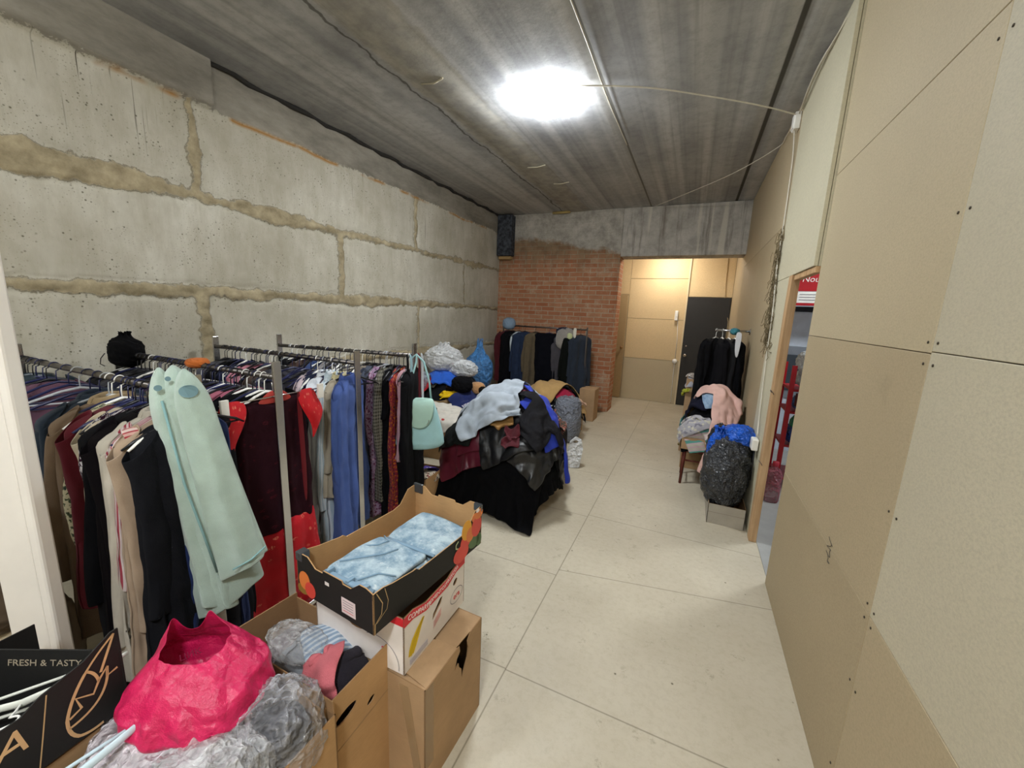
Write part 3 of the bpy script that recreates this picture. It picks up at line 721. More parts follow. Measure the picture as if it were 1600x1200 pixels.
    nn[nn[..., 2] < -.2] *= -1
    cz = np.clip(rid(ux * 6 + 1.2 * n1, uy * 2.2 + seed, seed + 1), 0, 1) ** 1.5 + .7 * np.clip(rid(uy * 8 + n2, ux * 3.5 + n1, seed + 2), 0, 1) ** 1.5 + .4 * np.clip(rid(ux * 15 + n2, uy * 11 + n1, seed + 3), 0, 1)
    P = P + nn * (crease * cz)[..., None]
    mm = m[:-1, :-1] & m[1:, 1:] & m[1:, :-1] & m[:-1, 1:]
    o = grid_mesh(name, P, fab, uv=np.stack([gx, gy], -1), mask=mm, solid=solid, sub=sub, offset=1)
    tag(o, label, cat, group, kindp)
    F.add(P[m])
    return o
# ------------------------------------------------------------------ crumpled bags
def bag(name, label, cat, c, r, m, seed=0, neck=None, cr=.13, flat=.0, parent=None, nu=84, nv=54, group=None, rz=0, fine=.03, pw=.8, lift=0.):
    """filled plastic bag: a squashed, creased ball whose underside is flat; neck = (height, radius)"""
    u = np.linspace(0, 2 * PI, nu, endpoint=False); v = np.linspace(-PI / 2, PI / 2, nv)
    V_, U_ = np.meshgrid(v, u, indexing='ij')
    sx = np.cos(V_) ** pw; sz = np.sin(V_)
    cx, cy = np.cos(U_), np.sin(U_)
    def cre(a, b, sd, fr):
        return 1 - 2 * np.abs(vnoise(a * fr, b * fr, sd))
    a3, b3 = cx * sx * 1.3 + seed, cy * sx * 1.3 + sz * 1.1
    a4 = sz * 1.6 + seed * 2
    rr = 1 + cr * (.5 * vnoise(a3 * 1.7, b3 * 1.7, seed) + .35 * cre(a3 + a4 * .4, b3 + a4, seed + 3, 2.6)) + fine * cre(a3 * 1.1 + a4, b3 - a4, seed + 7, 4.5) + fine * .35 * cre(a3 + a4, b3 + a4 * .7, seed + 8, 9)
    rr = np.where(np.abs(V_) > 1.5, 1, rr)
    x = r[0] * sx * cx * rr; y = r[1] * sx * cy * rr; z = r[2] * np.sign(sz) * np.abs(sz) ** .8 * np.where(sz > 0, rr, 1)
    if neck:
        t = np.clip((V_ - 1.0) / (PI / 2 - 1.0), 0, 1)
        z = z + neck[0] * t ** 1.5
        f = 1 + .25 * np.sin(U_ * 9 + seed)
        x = x * (1 - t) + t * (neck[1] * cx * f + .3 * neck[1]); y = y * (1 - t) + t * neck[1] * cy * f
        z = z + .25 * neck[0] * t * np.sin(U_ * 5 + seed)
    P = np.stack([x, y, z - z.min()], -1)
    o = grid_mesh(name, P, None, parent, closed_u=True, smooth=True)
    bm = bmesh.new(); bm.from_mesh(o.data); bmesh.ops.remove_doubles(bm, verts=bm.verts, dist=1e-4); bmesh.ops.recalc_face_normals(bm, faces=bm.faces); bm.to_mesh(o.data); bm.free()
    o.data.polygons.foreach_set('use_smooth', [True] * len(o.data.polygons))
    o.data.materials.append(m)
    o.location = c; o.rotation_euler.z = rz
    if label: tag(o, label, cat, group)
    return o
def sheet(name, pts, m, parent=None, t=.003, sub=2, uvs=1.):
    """hand-shaped bit of cloth from a coarse grid of points"""
    P = np.array(pts, float); nr, nc = P.shape[:2]
    uv = np.stack(np.meshgrid(np.linspace(0, 1, nc) * uvs, np.linspace(0, 1, nr) * uvs), -1)
    return grid_mesh(name, P, m, parent, uv=uv, solid=t, sub=sub, offset=0)
# ================================================================== CLOTHES RACKS
def rack(label, y, x0, x1, z=1.30, y2=None, w=.0, mat=DARKMETAL, post=.075):
    """chrome clothes rack: an end post at each side, one rail and feet"""
    y2 = y if y2 is None else y2
    t = thing('clothes_rack', label, 'clothes rack', (0, 0, 0))
    B().tube([(x0, y, z), (x1, y2, z)], .0135, 12).build('rail', mat, t)
    for x, yy in ((x0, y), (x1, y2)):
        B().box(x - .007, x + .007, yy - .02, yy + .02, .05, z + post).build('post', CHROME, t, bevel=.003)
        B().box(x - .02, x + .02, yy - .17, yy + .17, .03, .055).build('foot', CHROME, t, bevel=.004)
        for s in (-.15, .15):
            B().lathe([(0, 0), (.014, 0), (.014, .03), (0, .03)], (x, yy + s, 0), 10).build('foot_cap', BLACKP, t)
    B().tube([(x0, y, .12), (x1, y2, .12)], .009, 8).build('lower_bar', CHROME, t)
    return t
R1Y, R2Y, R3Y, R4Y = .81, 1.20, 1.77, 2.20
rack('chrome clothes rack nearest the camera, its rail loaded with coats and a mint robe', R1Y, -3.22, -1.62)
rack('chrome clothes rack second from the camera, red and maroon dress hanging at its end', R2Y, -3.20, -1.735)
rack('chrome clothes rack third from the camera, white shirts and blue coat hanging at its end', R3Y, -3.22, -1.82)
rack('chrome clothes rack furthest from the camera in the row, mint handbag hanging at its end', 2.13, -3.02, -1.81, y2=2.30, post=.09)
ZR = 1.30 + .0135 - .0185
def on(rail, x): return (x, {1: R1Y, 2: R2Y, 3: R3Y}.get(rail, 2.13 + (x + 3.02) / 1.21 * .17), ZR)
RN = {1: 'the nearest rail', 2: 'the second rail', 3: 'the third rail', 4: 'the furthest rail'}
BLK = cloth('0c0c10'); BLK2 = cloth('15161b', wr=.6); NAVY = cloth('1a2038'); CHAR = cloth('24252a')
def G(rail, x, kind, label, cat, L, W, D, fab, rz=0, hc=None, hs='plastic', **kw):
    rz += PI / 2 + random.uniform(-.06, .06) + {1: .33, 2: .1, 3: .5, 4: 0}[rail]
    if rail == 3 and x < -2.3: rz -= .3
    g = garment(kind, label, cat, on(rail, x), rz, L, W, D, fab, **kw)
    hanger(on(rail, x), rz, hc or random.choice(HCOL), RN[rail], hs)
    return g
# ---- nearest rail, from the wall outwards
G(1, -3.060, 'leather_jacket', 'dark teal leather jacket hanging at the wall end of the nearest rail', 'jacket', .66, .22, .05, plain('teal_leather', '1d2b33', .35, .5, bump=.3), collar=plain('teal_leather', '1d2b33', .35, .5, bump=.3))
G(1, -2.900, 'mauve_blouse', 'dull mauve blouse hanging beside the dark teal leather jacket', 'blouse', .6, .2, .03, cloth('6b4a5a'))
G(1, -2.360, 'denim_jacket', 'dark slate blue jacket with wide collar hanging left of the beige jacket', 'jacket', .68, .23, .05, cloth('1d2a38', rough=.55), collar=cloth('1d2a38', rough=.55), fwd=.04)
G(1, -2.250, 'beige_jacket', 'beige brown jacket with long sleeves hanging near the white post', 'jacket', .98, .225, .055, cloth('7d6853'), collar=cloth('a08a68'), fwd=.03, sl=.66)
G(1, -2.170, 'patterned_blouse', 'green and cream patterned blouse peeping out between beige jacket and maroon top', 'blouse', .6, .19, .03, cloth('c9c1a0', 'floral', '3d4a33', '20302a'))
G(1, -2.115, 'maroon_cardigan', 'dark maroon long sleeved top hanging between the beige jacket and black coat', 'top', .8, .215, .04, cloth('5a0f1d'), fwd=.05, sl=.62)
G(1, -2.060, 'cream_blouse', 'cream blouse hanging just behind the maroon hood and black coat', 'blouse', .66, .2, .03, cloth('b9ab93'))
G(1, -2.020, 'printed_dress', 'dark wine dress with grey lace printed hem on the nearest rail', 'dress', 1.02, .19, .03, cloth('2a1020', 'floral', 'b9b4b4', '555055'))
G(1, -1.965, 'black_coat', 'long plain black coat hanging left of the off-white shirt', 'coat', 1.12, .235, .065, BLK, sl=.66, fwd=.02)
G(1, -1.910, 'black_jacket', 'black jacket with maroon lining pressed against the long black coat', 'jacket', 1.0, .225, .05, cloth('0f0b0f'))
G(1, -1.86, 'offwhite_shirt', 'long off-white shirt with two dark cuff buttons hanging beside the striped blouse', 'shirt', 1.0, .235, .034, cloth('cfc8ba'), sl=.80, r0=.045, r1=.033, collar=cloth('bdb5a6'), cuff=plain('button_dark', '5c564a', .4))
G(1, -1.810, 'striped_blouse', 'pink and white striped blouse between the off-white shirt and beige blazer', 'blouse', .62, .205, .022, cloth('d9cccb', 'stripe_v', 'a5404f'), sl=.42, r0=.04)
G(1, -1.765, 'beige_blazer', 'beige blazer hanging right of the pink striped blouse', 'blazer', .98, .215, .035, cloth('a8927c'), sl=.72, collar=cloth('9a8570'), r0=.05)
G(1, -1.715, 'charcoal_coat', 'long charcoal coat hanging left of the mint robe', 'coat', 1.10, .195, .04, cloth('17181d'), sl=.66, collar=cloth('17181d'))
G(1, -1.68, 'blue_dress', 'navy blue dress just behind the mint robe', 'dress', 1.05, .13, .025, cloth('1b2c5a'), sl=0, rz=-.3)
G(1, -1.745, 'black_dress', 'plain black dress tucked behind the mint robe', 'dress', 1.12, .16, .025, BLK, sl=0, rz=-.2)
for x in (-3.16, -3.12, -3.02, -2.94, -2.79, -2.66, -2.55, -2.45, -2.28, -2.18, -2.08, -2.0): hanger(on(1, x), PI / 2 + random.uniform(-.5, .5), random.choice([BLUEP, BLACKP, BLUEP, CLEARP]), RN[1], empty=True)
# ---- second rail
seq = [(-3.05, 'black_coat', 'black quilted coat at the wall end of the second rail', 'coat', .9, .23, .06, cloth('101014', wr=1, rough=.5)),
       (-2.93, 'grey_jumper', 'dark grey jumper second from the wall on the second rail', 'jumper', .66, .22, .035, cloth('3c3b40')),
       (-2.84, 'navy_jacket', 'navy jacket behind the black hood on the second rail', 'jacket', .7, .22, .04, NAVY),
       (-2.74, 'black_dress', 'black dress with short sleeves midway along the second rail', 'dress', 1.0, .2, .03, BLK),
       (-2.63, 'purple_blouse', 'dusty purple blouse midway along the second rail', 'blouse', .64, .2, .03, cloth('4d3b55')),
       (-2.53, 'pink_blouse', 'bright pink top whose strap shows above the second rail', 'top', .6, .19, .025, cloth('c0245e')),
       (-2.44, 'black_jacket', 'black jacket right of the bright pink top', 'jacket', .7, .22, .04, BLK2),
       (-2.33, 'grey_blouse', 'silver grey blouse showing its shoulder above the mint robe', 'blouse', .64, .21, .03, cloth('74767e', rough=.5)),
       (-2.24, 'plum_dress', 'dark plum dress between grey blouse and pale knit on the second rail', 'dress', .98, .2, .03, cloth('3a1c2c')),
       (-2.15, 'pale_knit', 'pale grey knitted top on the second rail behind the black coats', 'top', .64, .21, .03, cloth('8d8a92')),
       (-2.06, 'rose_blouse', 'dusty rose blouse with pink shoulder left of the red dress', 'blouse', .62, .21, .03, cloth('b5677c')),
       (-1.96, 'black_blazer', 'black blazer directly behind the red and maroon dress', 'blazer', 1.0, .225, .05, BLK),
       (-1.87, 'black_cardigan', 'long black cardigan showing at both sides of the red and maroon dress', 'cardigan', .95, .25, .04, cloth('0d0d0f'))]
for i, (x, kd, lb, ct, L, W, D, f) in enumerate(seq):
    G(2, x, kd, lb, ct, L, W, D, f, sl=.5 if i not in (5,) else 0)
for x in np.arange(-3.1, -1.8, .042): hanger(on(2, x + random.uniform(-.01, .01)), PI / 2 + random.uniform(-.45, .45), random.choice([BLUEP, BLACKP, BLACKP, WHITEP, BLACKP]), RN[2], empty=True)
# the two-part dress at the end of the second rail, clipped to a hanger facing the aisle
def two_part_dress():
    x = -1.79; y = 1.20
    t = thing('two_part_dress', 'dark maroon dress with bright red flutter sleeves and red sprigged skirt', 'dress', (x, y, ZR), PI / 2)
    MAR = cloth('2c0e18', 'sprig', '48141f', rough=.8); RED = cloth('c00d1e', 'sprig', 'e07a62', rough=.55, wr=.4); RED2 = cloth('d2121f', 'sprig', 'e8806a', rough=.5, wr=.6)
    P, uv = hang_body(.66, .165, .03, 1.18, 1., .008, 6, zs=-.10, drop=.03, neck=.14); tube_obj('bodice', P, uv, MAR, t)
    P, uv = hang_body(.56, .195, .032, 1.22, 2.2, .013, 7, zs=-.735, drop=.01, neck=.19); tube_obj('skirt', P, uv, RED, t)
    for s, a in ((-1, .205), (1, .17)):
        c = s * a
        pts = [[(c - s * .06, -.035, -.075), (c, -.045, -.07), (c + s * .04, -.03, -.075)],
               [(c - s * .07, -.05, -.13), (c, -.065, -.14), (c + s * .055, -.04, -.13)],
               [(c - s * .03, -.055, -.21), (c + s * .02, -.075, -.22), (c + s * .085, -.045, -.19)],
               [(c + s * .01, -.05, -.28), (c + s * .04, -.07, -.265), (c + s * .08, -.04, -.24)],
               [(c + s * .0, -.05, -.35), (c + s * .015, -.055, -.33), (c + s * .03, -.045, -.3)]]
        sheet('flutter_sleeve', pts, RED2, t, uvs=.3)
    # hanging strap of red lining beside the zip
    sheet('lining_strip', [[(.1, -.042, -.06), (.125, -.045, -.06)], [(.1, -.05, -.3), (.13, -.052, -.3)], [(.105, -.05, -.7), (.13, -.052, -.7)]], cloth('6e0d18'), t, uvs=.5)
    h = thing('clip_hanger', 'clear clip hanger with a chrome hook and coral red centre holding the maroon dress', 'hanger', (x, y, ZR), PI / 2)
    pts = [(.021 * math.sin(a) - .0, -.02, .021 * math.cos(a)) for a in np.arange(-1.2, 3.4, .25)] + [(0, -.02, -.05), (0, -.022, -.075)]
    B().tube(pts, .0024, 7).build('hook', CHROME, h)
    sheet('centre_plate', [[(-.03, -.03, -.058), (.0, -.034, -.055), (.04, -.03, -.058)], [(-.07, -.032, -.09), (0, -.04, -.088), (.075, -.032, -.09)], [(-.1, -.03, -.115), (0, -.038, -.12), (.1, -.03, -.115)]], plain('coral_plastic', 'b5423c', .4), h)
    B().tube([(-.25, -.04, -.085), (.25, -.04, -.085)], .003, 6).build('bar', CHROME, h)
    for s in (-1, 1): B().box(s * .235 - .016, s * .235 + .016, -.058, -.044, -.135, -.06).build('clip', WHITEP, h, bevel=.002)
two_part_dress()
# ---- mint robe draped over the outer end of the nearest rail
def mint_robe():
    mint = cloth('b4c9bd', rough=.95, sheen=.5, bump=.5); edge = cloth('83a9aa')
    t = thing('fleece_robe', 'pale mint fleece robe with grey blue spots, folded over the outer end of the rail', 'robe', (-1.65, .775, 1.30), 1.16)
    nz, nu = 40, 44; tt = np.linspace(0, 1, nz); th = np.linspace(0, 2 * PI, nu, endpoint=False)
    T, U = np.meshgrid(th, tt); L = .93
    def part(cx0, cx1, a0, a1, b0, ztop, L, ph, y0, y1, hemang=0.):
        a = (a0 + (a1 - a0) * tt ** .9) * np.clip(np.sin(np.clip(tt * 9, 0, PI / 2)) ** .6, .05, 1); b = b0 * np.clip(np.sin(np.clip(tt * 9, 0, PI / 2)) ** .5, .1, 1) * (1 - .15 * tt)
        c, s = np.cos(T), np.sin(T)
        x = (cx0 + (cx1 - cx0) * tt ** 1.1)[:, None] + a[:, None] * c + .007 * np.sin(5 * T + ph + 2 * U) * U
        y = (y0 + (y1 - y0) * tt)[:, None] + b[:, None] * s + .008 * np.sin(4 * T + ph) * U + .006 * fbm(T * 2, U * 9 + ph, 4, 3)
        z = ztop - L * U + hemang * c * U
        return np.stack([x, y, z], -1), np.stack([T * a.mean(), z], -1)
    P, uv = part(-.012, .09, .062, .108, .06, .115, .96, 0., 0., -.02, .05); o1 = tube_obj('front_panel', P, uv, mint, t)
    P, uv = part(-.05, .045, .042, .058, .055, .105, .95, 2., .01, -.03, -.03); tube_obj('sleeve', P, uv, mint, t)
    P, uv = part(.015, .135, .05, .08, .045, .105, .80, 4., -.035, -.075, .03); tube_obj('sleeve', P, uv, mint, t)
    # teal edging along the opening, the pocket, hood spots
    B().tube([(-.052, -.06, .0), (-.02, -.085, -.3), (.015, -.088, -.5), (.045, -.085, -.68)], .0042, 7).build('piping', edge, t)
    B().tube([(.09, -.122, -.67), (.15, -.128, -.65), (.205, -.105, -.625)], .0035, 6).build('piping', edge, t)
    spot = plain('grey_blue_felt', '71919a', .95)
    def disc(cx, cz, rx, rz_, y):
        n = 20; B().poly([(cx + rx * math.cos(k * 2 * PI / n), y + .25 * (rx * math.cos(k * 2 * PI / n)) ** 2 / .03, cz + rz_ * math.sin(k * 2 * PI / n)) for k in range(n)], thick=(0, .004, 0)).build('spot', spot, t)
    disc(.02, .03, .027, .022, -.088); disc(-.058, .045, .011, .010, -.062); disc(-.03, .075, .008, .008, -.066)
mint_robe()
# things lying on the rails
hb = thing('black_hood', 'black hooded bag slung over the wall end of the second rail', 'bag', (-3.1, 1.2, 1.27)); hb.scale = (.85, .85, .8)
bag('pouch', None, None, (0, 0, -.08), (.14, .09, .11), cloth('0b0b0e'), 3, neck=(.04, .03), parent=hb).location = (0.02, 0, -.06)
B().tube([(-.08, -.08, .04), (-.12, -.09, -.0), (-.11, -.1, -.04), (-.05, -.1, -.05)], .003, 6).build('drawstring', BLACKP, hb)
oc = bag('orange_cloth', 'small orange cloth lying across the second rail beside the mint robe', 'cloth', (-2.36, 1.2, 1.285), (.055, .05, .026), cloth('b5622a'), 5)
ss = sheet('striped_ribbon', [[(0, -.03, .015), (0, 0, .02), (0, .03, .015)], [(.02, -.032, .005), (.02, 0, .01), (.02, .032, .005)], [(.03, -.03, -.02), (.032, 0, -.018), (.03, .03, -.02)], [(.03, -.022, -.045), (.034, 0, -.05), (.03, .022, -.045)], [(.02, -.012, -.07), (.024, 0, -.075), (.02, .015, -.07)]], cloth('e0b4aa', 'stripe_h', 'b03a46', 'e8d0c8', sc=1.6), uvs=.14); ss.location = (-1.74, .66, 1.18)
tag(ss, 'pink and cream striped ribbon clipped above the pink striped blouse', 'ribbon')

# ---- third rail: shirts and blue coat at its outer end
seq = [(-3.12, 'grey_coat', 'grey coat at the wall end of the third rail', 'coat', .8, .22, .05, cloth('55555c')),
       (-3.0, 'black_jacket', 'black jacket next to the grey coat on the third rail', 'jacket', .7, .22, .05, BLK),
       (-2.88, 'navy_shirt', 'navy shirt near the wall on the third rail', 'shirt', .72, .22, .03, NAVY),
       (-2.76, 'pink_blouse', 'pale pink blouse near the wall on the third rail', 'blouse', .6, .2, .03, cloth('d08a9a')),
       (-2.64, 'black_dress', 'black dress in the middle of the third rail', 'dress', .9, .2, .03, BLK),
       (-2.58, 'brown_jacket', 'brown jacket in the middle of the third rail', 'jacket', .7, .22, .04, cloth('4a3a33')),
       (-2.50, 'grey_hooded_coat', 'dark grey hooded coat showing its rounded shoulder left of the white shirts', 'coat', .9, .20, .06, cloth('3f3d46')),
       (-2.100, 'mauve_coat', 'grey mauve coat with round shoulder left of the pale pink shirt', 'coat', .92, .20, .05, cloth('5f5662')),
       (-2.22, 'pink_shirt', 'very pale pink shirt left of the white shirts', 'shirt', .8, .21, .025, cloth('cdbcc2'))]
for x, kd, lb, ct, L, W, D, f in seq: G(3, x, kd, lb, ct, L, W, D, f, sl=.55)
WHT = cloth('e6ebf2')
G(3, -2.09, 'white_shirt', 'long white shirt, first of the pale shirts beside the red dress', 'shirt', 1.02, .245, .034, WHT, sl=.72, collar=WHT, r0=.05)
G(3, -2.03, 'pale_blue_shirt', 'pale blue and white fine striped long shirt between white shirt and cream jacket', 'shirt', 1.05, .235, .03, cloth('b9cbd6', 'stripe_v', 'd9e0e6', sc=.7), sl=.74, collar=cloth('c3d2db'), r0=.048)
G(3, -1.965, 'cream_jacket', 'cream linen jacket between the pale shirts and the cornflower blue coat', 'jacket', .70, .215, .03, cloth('b5ab98'), sl=.5, collar=cloth('cfc59a'))
G(3, -1.900, 'blue_coat', 'long cornflower blue coat hanging at the outer end of the third rail', 'coat', 1.02, .225, .045, cloth('4a62a4'), sl=.66, collar=cloth('3f5699'), r0=.055, hem=1.22)
G(3, -2.16, 'navy_coat', 'dark navy coat just left of the white shirts on the third rail', 'coat', .85, .18, .03, cloth('232c48'), sl=.4)
for x in np.arange(-3.1, -1.86, .055): hanger(on(3, x + random.uniform(-.01, .01)), PI / 2 + random.uniform(-.45, .45), random.choice([BLUEP, BLUEP, BLACKP, WHITEP, BLACKP]), RN[3], empty=True)
# ---- furthest rail
seq = [(-2.9, 'black_coat', 'black coat at the wall end of the furthest rail', 'coat', .9, .22, .05, BLK, .55, None),
       (-2.78, 'brown_jumper', 'brown jumper near the wall end of the furthest rail', 'jumper', .6, .22, .04, cloth('4b3730'), .5, None),
       (-2.66, 'blue_shirt', 'mid blue shirt near the wall end of the furthest rail', 'shirt', .7, .21, .03, cloth('34487a'), .5, None),
       (-2.55, 'grey_cardigan', 'light grey cardigan midway along the furthest rail', 'cardigan', .7, .21, .04, cloth('8a8788'), .5, None),
       (-2.210, 'beige_cardigan', 'beige grey cardigan right of the chrome post on the furthest rail', 'cardigan', .95, .2, .035, cloth('8a7f70'), .5, None),
       (-2.160, 'slate_jacket', 'slate blue jacket beside the beige grey cardigan on the furthest rail', 'jacket', .75, .21, .035, cloth('4a5060'), .5, None),
       (-2.100, 'purple_floral_dress', 'long purple and pink floral dress left of the checked coat', 'dress', 1.12, .2, .028, cloth('a58ba8', 'floral', '6c2f52', 'd8b8cf'), .5, None),
       (-2.035, 'checked_coat', 'grey green checked coat right of the purple floral dress', 'coat', .98, .205, .04, cloth('807c70', 'check', '3e3d35', '5a4a3a'), .6, None),
       (-1.975, 'black_white_dress', 'black dress with white scribble printed hem right of the checked coat', 'dress', 1.08, .195, .028, cloth('0b0b0f', 'print', '101014', '0b0b0f'), .3, None),
       (-1.935, 'orange_floral_dress', 'orange and crimson patterned long dress between black garments', 'dress', 1.12, .19, .025, cloth('8a2436', 'floral', 'c96a22', '3f1730'), 0, None),
       (-1.835, 'black_cardigan', 'black cardigan with a long sleeve crossing the orange patterned dress', 'cardigan', 1.0, .21, .05, cloth('141417'), .74, None),
       (-1.860, 'pink_blouse', 'pale pink top left of the mint handbag', 'top', .66, .17, .022, cloth('d3a6b0'), .4, None),
       (-1.835, 'orange_trousers', 'long rust orange garment below the mint handbag', 'skirt', 1.1, .15, .02, cloth('c04a22'), 0, None),
       (-1.850, 'grey_blouse', 'grey top hanging behind the mint handbag', 'top', .66, .17, .02, cloth('6c6c70'), 0, None)]
for x, kd, lb, ct, L, W, D, f, sl, _ in seq: G(4, x, kd, lb, ct, L, W, D, f, sl=sl, rz=.42)
for x in np.arange(-2.9, -1.86, .05): hanger(on(4, x + random.uniform(-.01, .01)), PI / 2 + .12 + random.uniform(-.4, .4), random.choice([WHITEP, BLACKP, BLACKP, WHITEP, BLUEP, CLEARP]), RN[4], empty=True)
# mint handbag hanging from the post, with ribbons beside it
def handbag():
    t = thing('handbag', 'pale aqua handbag with front flap and ring trim hanging from the end post', 'handbag', (-1.73, 2.26, 1.285), .6); t.scale = (1.3, 1.15, 1.06)
    aq = plain('aqua_leather', 'a3d0d6', .45, .4, bump=.25, bs=60); aq2 = plain('aqua_flap', 'aed3c6', .5, .4, bump=.25, bs=60)
    nz, nu = 26, 40; tt = np.linspace(0, 1, nz); th = np.linspace(0, 2 * PI, nu, endpoint=False); T, U = np.meshgrid(th, tt)
    a = np.interp(tt, [0, .04, .3, .7, .88, .97, 1], [.06, .075, .10, .13, .135, .10, .02]); b = np.interp(tt, [0, .04, .5, .85, .97, 1], [.02, .03, .05, .06, .04, .01])
    c, s = np.cos(T), np.sin(T)
    P = np.stack([a[:, None] * np.sign(c) * np.abs(c) ** .8, b[:, None] * np.sign(s) * np.abs(s) ** .8 + .004 * fbm(T * 2, U * 5, 2, 3), -.27 - .36 * U - .02 * (a[:, None] * c / .13) ** 2 * 0], -1)
    tube_obj('body', P, np.stack([T * .1, U * .36], -1), aq, t)
    sheet('flap', [[(-.07, -.0, -.262), (0, -.0, -.258), (.07, -.0, -.262)], [(-.082, -.04, -.275), (0, -.045, -.272), (.082, -.04, -.275)], [(-.078, -.058, -.35), (0, -.064, -.35), (.078, -.058, -.35)], [(-.06, -.066, -.42), (0, -.074, -.425), (.06, -.066, -.42)], [(-.03, -.07, -.45), (0, -.077, -.458), (.03, -.07, -.45)]], aq2, t)
    B().tube([(.05 * math.cos(a_), -.071 - .004 * math.sin(a_), -.40 + .05 * math.sin(a_)) for a_ in np.arange(PI, 2 * PI + .1, .2)], .0022, 6).build('ring', CHROME, t)
    for s_ in (-1, 1): B().tube([(s_ * .06, 0, -.27), (s_ * .05, .0, -.15), (s_ * .02, .02, -.02), (-.02, .03, .03), (-.05, .03, 0)], .0055, 8, flat=.5).build('strap', aq, t)
handbag()
for i, (x, y, c, l, nm) in enumerate(((-1.80, 2.20, '0c0c0f', .5, 'black'), (-1.79, 2.225, '9cc0cc', .42, 'pale blue'), (-1.80, 2.33, '7d2030', .44, 'wine red'), (-1.785, 2.345, 'c9cfd6', .40, 'silver grey'))):
    o = sheet('ribbon_belt', [[(0, -.012, .018), (0, .012, .018)], [(.016, -.013, -.02), (.016, .013, -.02)], [(.012, -.012 - .01, -l * .5), (.012, .015, -l * .5)], [(.02, -.012, -l), (.02, .012, -l)]], cloth(c, rough=.5), None)
    o.location = (x, y, 1.305); tag(o, '%s belt or strap hanging from the end post beside the mint handbag' % nm, 'belt')
# ================================================================== CARTONS AND BAGS IN THE FOREGROUND
def frame(o, right, up):
    r = Vector(right).normalized(); u = Vector(up).normalized(); n = r.cross(u)
    return Matrix(((r.x, u.x, n.x, o[0]), (r.y, u.y, n.y, o[1]), (r.z, u.z, n.z, o[2]), (0, 0, 0, 1)))
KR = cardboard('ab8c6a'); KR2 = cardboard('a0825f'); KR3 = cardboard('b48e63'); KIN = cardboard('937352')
def panel(name, F_, out, holes, mo, mi, parent, t=.004):
    bm = bmesh.new(); es = []
    for lp in [out] + list(holes):
        vv = [bm.verts.new((p[0], p[1], 0)) for p in lp]
        for i in range(len(vv)): es.append(bm.edges.new((vv[i], vv[(i + 1) % len(vv)])))
    bmesh.ops.triangle_fill(bm, use_beauty=True, edges=es)
    bm.normal_update()
    for f in bm.faces:
        if f.normal.z < 0: f.normal_flip()
    bmesh.ops.transform(bm, matrix=F_, verts=bm.verts)
    me = bpy.data.meshes.new(name); bm.to_mesh(me); bm.free()
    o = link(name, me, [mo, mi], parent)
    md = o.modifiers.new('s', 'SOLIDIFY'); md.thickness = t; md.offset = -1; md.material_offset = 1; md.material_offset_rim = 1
    return o
def oval(cx, cy, a, b, n=14, rot=0): return [(cx + a * math.cos(k * 2 * PI / n) * math.cos(rot) - b * math.sin(k * 2 * PI / n) * math.sin(rot), cy + a * math.cos(k * 2 * PI / n) * math.sin(rot) + b * math.sin(k * 2 * PI / n) * math.cos(rot)) for k in range(n)]
def rect(w_, h_): return [(0, 0), (w_, 0), (w_, h_), (0, h_)]
def frames(W, D):
    return {'front': frame((0, 0, 0), (1, 0, 0), (0, 0, 1)), 'right': frame((W, 0, 0), (0, 1, 0), (0, 0, 1)), 'back': frame((W, D, 0), (-1, 0, 0), (0, 0, 1)), 'left': frame((0, D, 0), (0, -1, 0), (0, 0, 1))}
def carton(name, label, loc, rz, W, D, H, mo, mi, prof=None, holes=None, flaps=(), cat='box', group=None, t=.004):
    """open box; flaps: (side, length, opening angle in degrees from upright, outwards positive)"""
    th_ = thing(name, label, cat, loc, rz, group); Fs = frames(W, D); prof = prof or {}; holes = holes or {}
    for k, Fm in Fs.items():
        w_ = W if k in ('front', 'back') else D
        panel('side_panel', Fm, prof.get(k, rect(w_, H)), holes.get(k, ()), mo, mi, th_, t)
    B().box(.004, W - .004, .004, D - .004, .0, .004).build('base', mi, th_)
    for side, ln, ang in flaps:
        w_ = W if side in ('front', 'back') else D; a = math.radians(ang)
        F2 = Fs[side] @ Matrix.Translation((0, H, -.001)) @ Matrix.Rotation(a, 4, 'X')
        panel('flap', F2, [(.003, 0), (w_ - .003, 0), (w_ - .012, ln), (.012, ln)], (), mo, mi, th_, t * .8)
    return th_, Fs
def up(Fm, x, y, z=.0012): return Fm @ Matrix.Translation((x, y, z))
def flatpoly(name, Fm, pts, m, parent, z=.0008, t=.0006):
    b = B(); b.poly([Fm @ Vector((p[0], p[1], z)) for p in pts], thick=Fm.to_3x3() @ Vector((0, 0, t))); return b.build(name, m, parent)
def stroke(name, Fm, pts, wd, m, parent, z=.0012, closed=False):
    """a printed line, as a flat ribbon"""
    b = B(); P = [Vector((p[0], p[1], 0)) for p in pts]; n = len(P)
    L_, R_ = [], []
    for i in range(n):
        a = P[max(i - 1, 0)] if not closed else P[i - 1]; c = P[min(i + 1, n - 1)] if not closed else P[(i + 1) % n]
        d = (c - a).normalized(); nn = Vector((-d.y, d.x, 0)); ww = wd[i] if isinstance(wd, (list, tuple)) else wd
        L_.append(b.bm.verts.new(Fm @ (P[i] + nn * ww / 2 + Vector((0, 0, z))))); R_.append(b.bm.verts.new(Fm @ (P[i] - nn * ww / 2 + Vector((0, 0, z)))))
    for i in range(n if closed else n - 1):
        j = (i + 1) % n; b.bm.faces.new((L_[i], R_[i], R_[j], L_[j]))
    return b.build(name, m, parent)
INKR = plain('red_ink', 'cf2b34', .5); INKW = plain('white_ink', 'efe6e2', .6); INKG = plain('grey_ink', '6a6670', .6); INKK = plain('black_print', '26242a', .6)
